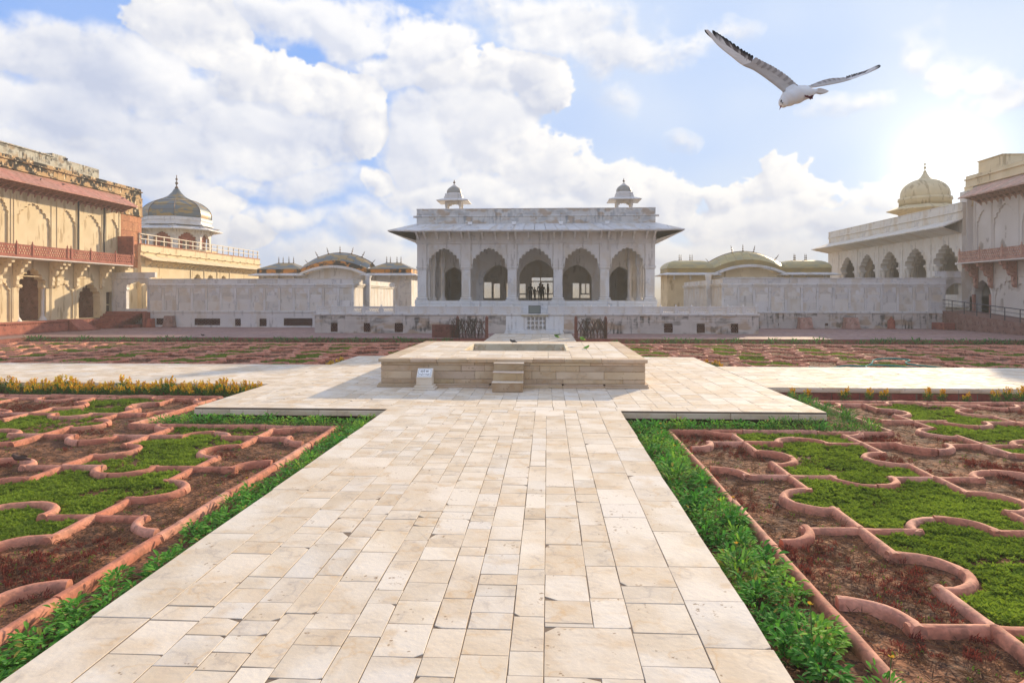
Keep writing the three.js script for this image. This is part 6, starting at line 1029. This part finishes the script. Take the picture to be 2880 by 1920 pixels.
      for (let i = 0; i < 4; i++) for (let e = 0; e < 4; e++) ff.push([i * 4 + e, i * 4 + (e + 1) % 4, i * 4 + 4 + (e + 1) % 4, i * 4 + 4 + e]);
      const fg = norm(tri(vv, ff), prim ? (k > nf - 4 ? [0.75, 0.72, 0.69] : k % 3 === 0 ? [0.5, 0.46, 0.43] : [0.16, 0.13, 0.12]) : [0.33 + (k % 2) * 0.16, 0.29 + (k % 2) * 0.15, 0.26 + (k % 2) * 0.14]);
      if (prim) { const cc = fg.attributes.color, p2 = fg.attributes.position; for (let i = 0; i < p2.count; i++) if (p2.getX(i) > L0 * 0.78) cc.setXYZ(i, 0.02, 0.02, 0.022); }
      const o = meshOf('feather', fg.applyQuaternion(quat), M.petal, w); o.position.copy(base).add(new THREE.Vector3(0, 0, -0.002 - 0.0006 * (k % 3)));
    }
  }
  wing([[1055, 862], [900, 742], [700, 603], [560, 540], [430, 440], [250, 290], [105, 108]], [[1240, 785], [1120, 675], [980, 580], [850, 512], [700, 425], [560, 345], [345, 205], [160, 92]], [0.02, 0.16, -0.02, 0.16]);
  wing([[1385, 815], [1600, 782], [1760, 752], [1900, 712], [2050, 652], [2160, 598], [2252, 540]], [[1365, 798], [1500, 738], [1640, 700], [1780, 690], [1920, 655], [2090, 612], [2250, 538]], [-0.05, -0.28, -0.09, -0.28]);
}
// ---- parakeets on and over the tank
function parakeet(label, pos, turn, fly) {
  const t = thing('parakeet', label, 'bird', pos, turn, 'green parakeets at the tank'), gC = [0.13, 0.36, 0.03], yC = [0.42, 0.46, 0.04], b = [];
  b.push([[0, 0, 0], 0.042, [0.10, -0.03, 0], 0.036, gC], [[-0.05, 0.045, 0], 0.032, [0, 0, 0], 0.040, gC], [[0.10, -0.03, 0], 0.034, [0.17, -0.05, 0], 0.016, yC], [[-0.08, 0.045, 0], 0.014, [-0.085, 0.03, 0], 0.008, [0.40, 0.04, 0.03]]);
  meshOf('body', solid(b, 0.005, 0.007, 0.02), std({ color: L(1, 1, 1), roughness: 0.7 }), t);
  part(t, 'tail', norm(leafGeo(0.24, 0.035, -0.2, 0.2).rotateZ(-0.35).translate(0.15, -0.04, 0), yC), M.petal);
  part(t, 'eye', norm(new THREE.SphereGeometry(0.005, 6, 5).translate(-0.06, 0.055, 0.029)), M.dark);
  for (const s of [-1, 1]) { const w = new THREE.Group(); w.name = 'wing'; t.add(w); for (let k = 0; k < 7; k++) { const g = fly ? leafGeo(0.16 + k * 0.018, 0.045, -0.1, 0.1).rotateY(s * (-1.75 + k * 0.16)).rotateX(-s * 0.55) : leafGeo(0.15 + k * 0.01, 0.03, -0.05, 0.15).rotateZ(-0.3 - k * 0.01).rotateX(s * 0.9).translate(0, 0.012 - k * 0.002, s * 0.034); meshOf('feather', norm(g, mix3(gC, fly ? [0.10, 0.10, 0.05] : [0.10, 0.28, 0.03], k / 6)), M.petal, w); } }
  if (!fly) for (const s of [-1, 1]) part(t, 'foot', bar([0.04, -0.03, s * 0.015], [0.03, -0.075, s * 0.018], 0.006, 5), flat(0.3, 0.25, 0.22));
}
parakeet('green parakeet with spread wings and yellow tail flying over the basin rim', [1.55, 1.30, -29.5], -0.5, true);
parakeet('green parakeet fluttering above the marble beyond the basin', [2.62, 1.22, -29.0], 0.2, true);
parakeet('green parakeet perched on the marble top of the tank', [2.75, 1.02, -27.0], 2.6, false);
const birdBody = {};
function smallBird(label, pos, turn, c, group) {
  const t = thing('small_bird', label, 'bird', pos, turn, group); meshOf('body', birdBody[c] ||= solid([[[-0.03, 0.10, 0], 0.05, [0.06, 0.08, 0], 0.045, c], [[-0.08, 0.15, 0], 0.034, [-0.04, 0.11, 0], 0.04, c], [[0.06, 0.08, 0], 0.035, [0.20, 0.05, 0], 0.016, c]], 0.006, 0.009, 0.02), std({ color: L(1, 1, 1), roughness: 0.8 }), t);
  part(t, 'bill', norm(new THREE.ConeGeometry(0.01, 0.04, 6).rotateZ(1.7).translate(-0.13, 0.15, 0)), flat(0.55, 0.35, 0.05)); for (const s of [-1, 1]) part(t, 'leg', bar([0.0, 0.06, s * 0.02], [0.0, 0, s * 0.02], 0.007, 5), flat(0.4, 0.28, 0.06));
  for (const s of [-1, 1]) part(t, 'folded_wing', norm(leafGeo(0.17, 0.06, -0.1, 0.2).rotateX(s * 1.2).translate(-0.02, 0.115, s * 0.047), c.map(x => x * 0.7)), M.petal);
}
smallBird('small dark brown bird with yellow bill standing on the sandstone edging', [-9.1, -0.23, -12.75], 0.4, [0.10, 0.06, 0.045]);
smallBird('small dark bird on the forecourt near its kerb', [-25.0, 0, -50.5], 0.6, [0.05, 0.05, 0.055]);
smallBird('dark bird on the far rim of the marble basin', [-0.35, 0.96, -29.75], 0.1, [0.04, 0.04, 0.045]);
for (const [z, lb] of [[-54.6, 'grey pigeon on the red eave above the widest blind arch'], [-57.2, 'grey pigeon on the red eave above the narrow blind arch pair'], [-65.6, 'grey pigeon on the red eave close to the bare stone end bay']]) smallBird(lb, [-40.9, 12.66, z], 0.5 + z, [0.12, 0.13, 0.15], 'pigeons on the red eave');

// ---- pierced stone fences with dry creepers beside the far path
function creeperFence(s, label, lab2) {
  const R = mulberry(s < 0 ? 71 : 72), t = thing('garden_fence', label, 'fence', [0, -0.1, -49.3]), m = std({ map: M.red.map, color: L(0.26, 0.13, 0.10), roughness: 0.9 });
  const xs = [3.22, 5.35]; for (const x of xs) { const p = part(t, 'post', cb(s * x - 0.11, s * x + 0.11, 0, 1.55, -0.11, 0.11, 0.02), m); part(p, 'post_cap', norm(lathe([[0, 1.72], [0.06, 1.66], [0.12, 1.56], [0.1, 1.55]], 8).translate(s * x, 0, 0)), m); }
  for (let i = 0; i < 4; i++) { const a = s * lerp(3.33, 5.24, i / 4), b = s * lerp(3.33, 5.24, (i + 1) / 4), c = (a + b) / 2; part(t, 'tracery', [tube([[a, 0.05, 0], [a + (c - a) * 0.1, 0.6, 0], [c, 1.0, 0], [b - (b - c) * 0.2, 1.35, 0]], 0.035, 12, 5), tube([[b, 0.05, 0], [b - (b - c) * 0.1, 0.6, 0], [c, 1.0, 0], [a + (c - a) * 0.2, 1.35, 0]], 0.035, 12, 5), bar([c, 0.05, 0], [c, 0.85, 0], 0.03, 5)], m); }
  part(t, 'bottom_rail', cb(s * 3.33, s * 5.24, 0.02, 0.12, -0.06, 0.06, 0.015), m);
  if (s < 0) part(t, 'low_panel', cb(-7.3, -5.47, 0.1, 1.05, -0.5, -0.42, 0.02), m);
  const u = thing('dry_creeper', lab2, 'creeper', [0, -0.3, -49.15]), tw = []; const leaves = [];
  for (let k = 0; k < (s < 0 ? 120 : 90); k++) { let x = s * (3.5 + R() * (s < 0 ? 2.3 : 1.9)), y = R() * 0.5, z = (R() - 0.3) * 0.25; const pts = [[x, y, z]]; for (let q = 0; q < 7; q++) { x += (R() - 0.5) * 0.28; y += 0.1 + R() * 0.26; if (y > 1.75) y -= 0.35; z += (R() - 0.5) * 0.12; pts.push([x, y, z]); if (R() < 0.8) leaves.push(norm(leafGeo(0.05 + R() * 0.05, 0.035, -0.3).rotateZ((R() - 0.5) * 2).rotateY(R() * 6.3).translate(x, y, z), R() < 0.25 ? [0.09, 0.13, 0.03] : [0.12, 0.08, 0.05])); } tw.push(norm(tube(pts, 0.007 + R() * 0.006, 14, 3), [0.10, 0.075, 0.06])); }
  meshOf('stems', mergeGeometries(tw), std({ color: L(1, 1, 1), roughness: 1 }), u); meshOf('leaves', mergeGeometries(leaves), M.leaf, u);
}
creeperFence(-1, 'red stone tracery fence nearly hidden by a dark dry creeper, beside a low red panel', 'dense dark dry creeper smothering the fence beside the low red panel');
creeperFence(1, 'red stone tracery fence with open bays showing through a thin creeper', 'thin brown creeper with some green leaves on the open tracery fence');
// ---- garden hose
{
  const o = meshOf(numbered('garden_hose'), norm(mg([tube([[12.9, -0.15, -31.3], [13.6, -0.18, -31.1], [14.6, -0.12, -31.5], [15.6, -0.15, -31.8], [16.1, -0.1, -32.3], [16.8, 0.0, -33.4], [17.8, 0.02, -33.8], [18.3, 0.0, -33.3], [17.6, -0.02, -32.2], [17.5, -0.05, -31.7], [18.2, -0.1, -31.0], [19.4, -0.2, -30.6], [22, -0.2, -30.8], [26, -0.2, -31.8], [29, -0.2, -31.6]], 0.035, 160, 6), tube([[15.2, -0.2, -30.6], [15.6, -0.12, -31.6], [16.6, -0.12, -31.8], [17.4, -0.16, -31.3], [18.4, -0.2, -30.7]], 0.035, 60, 6)])), flat(0.01, 0.24, 0.21, 0.9), scene);
  o.userData = { label: 'turquoise garden hose looped over the far sandstone edging', category: 'hose' };
}
console.log('small things');
renderer.render(scene, camera);
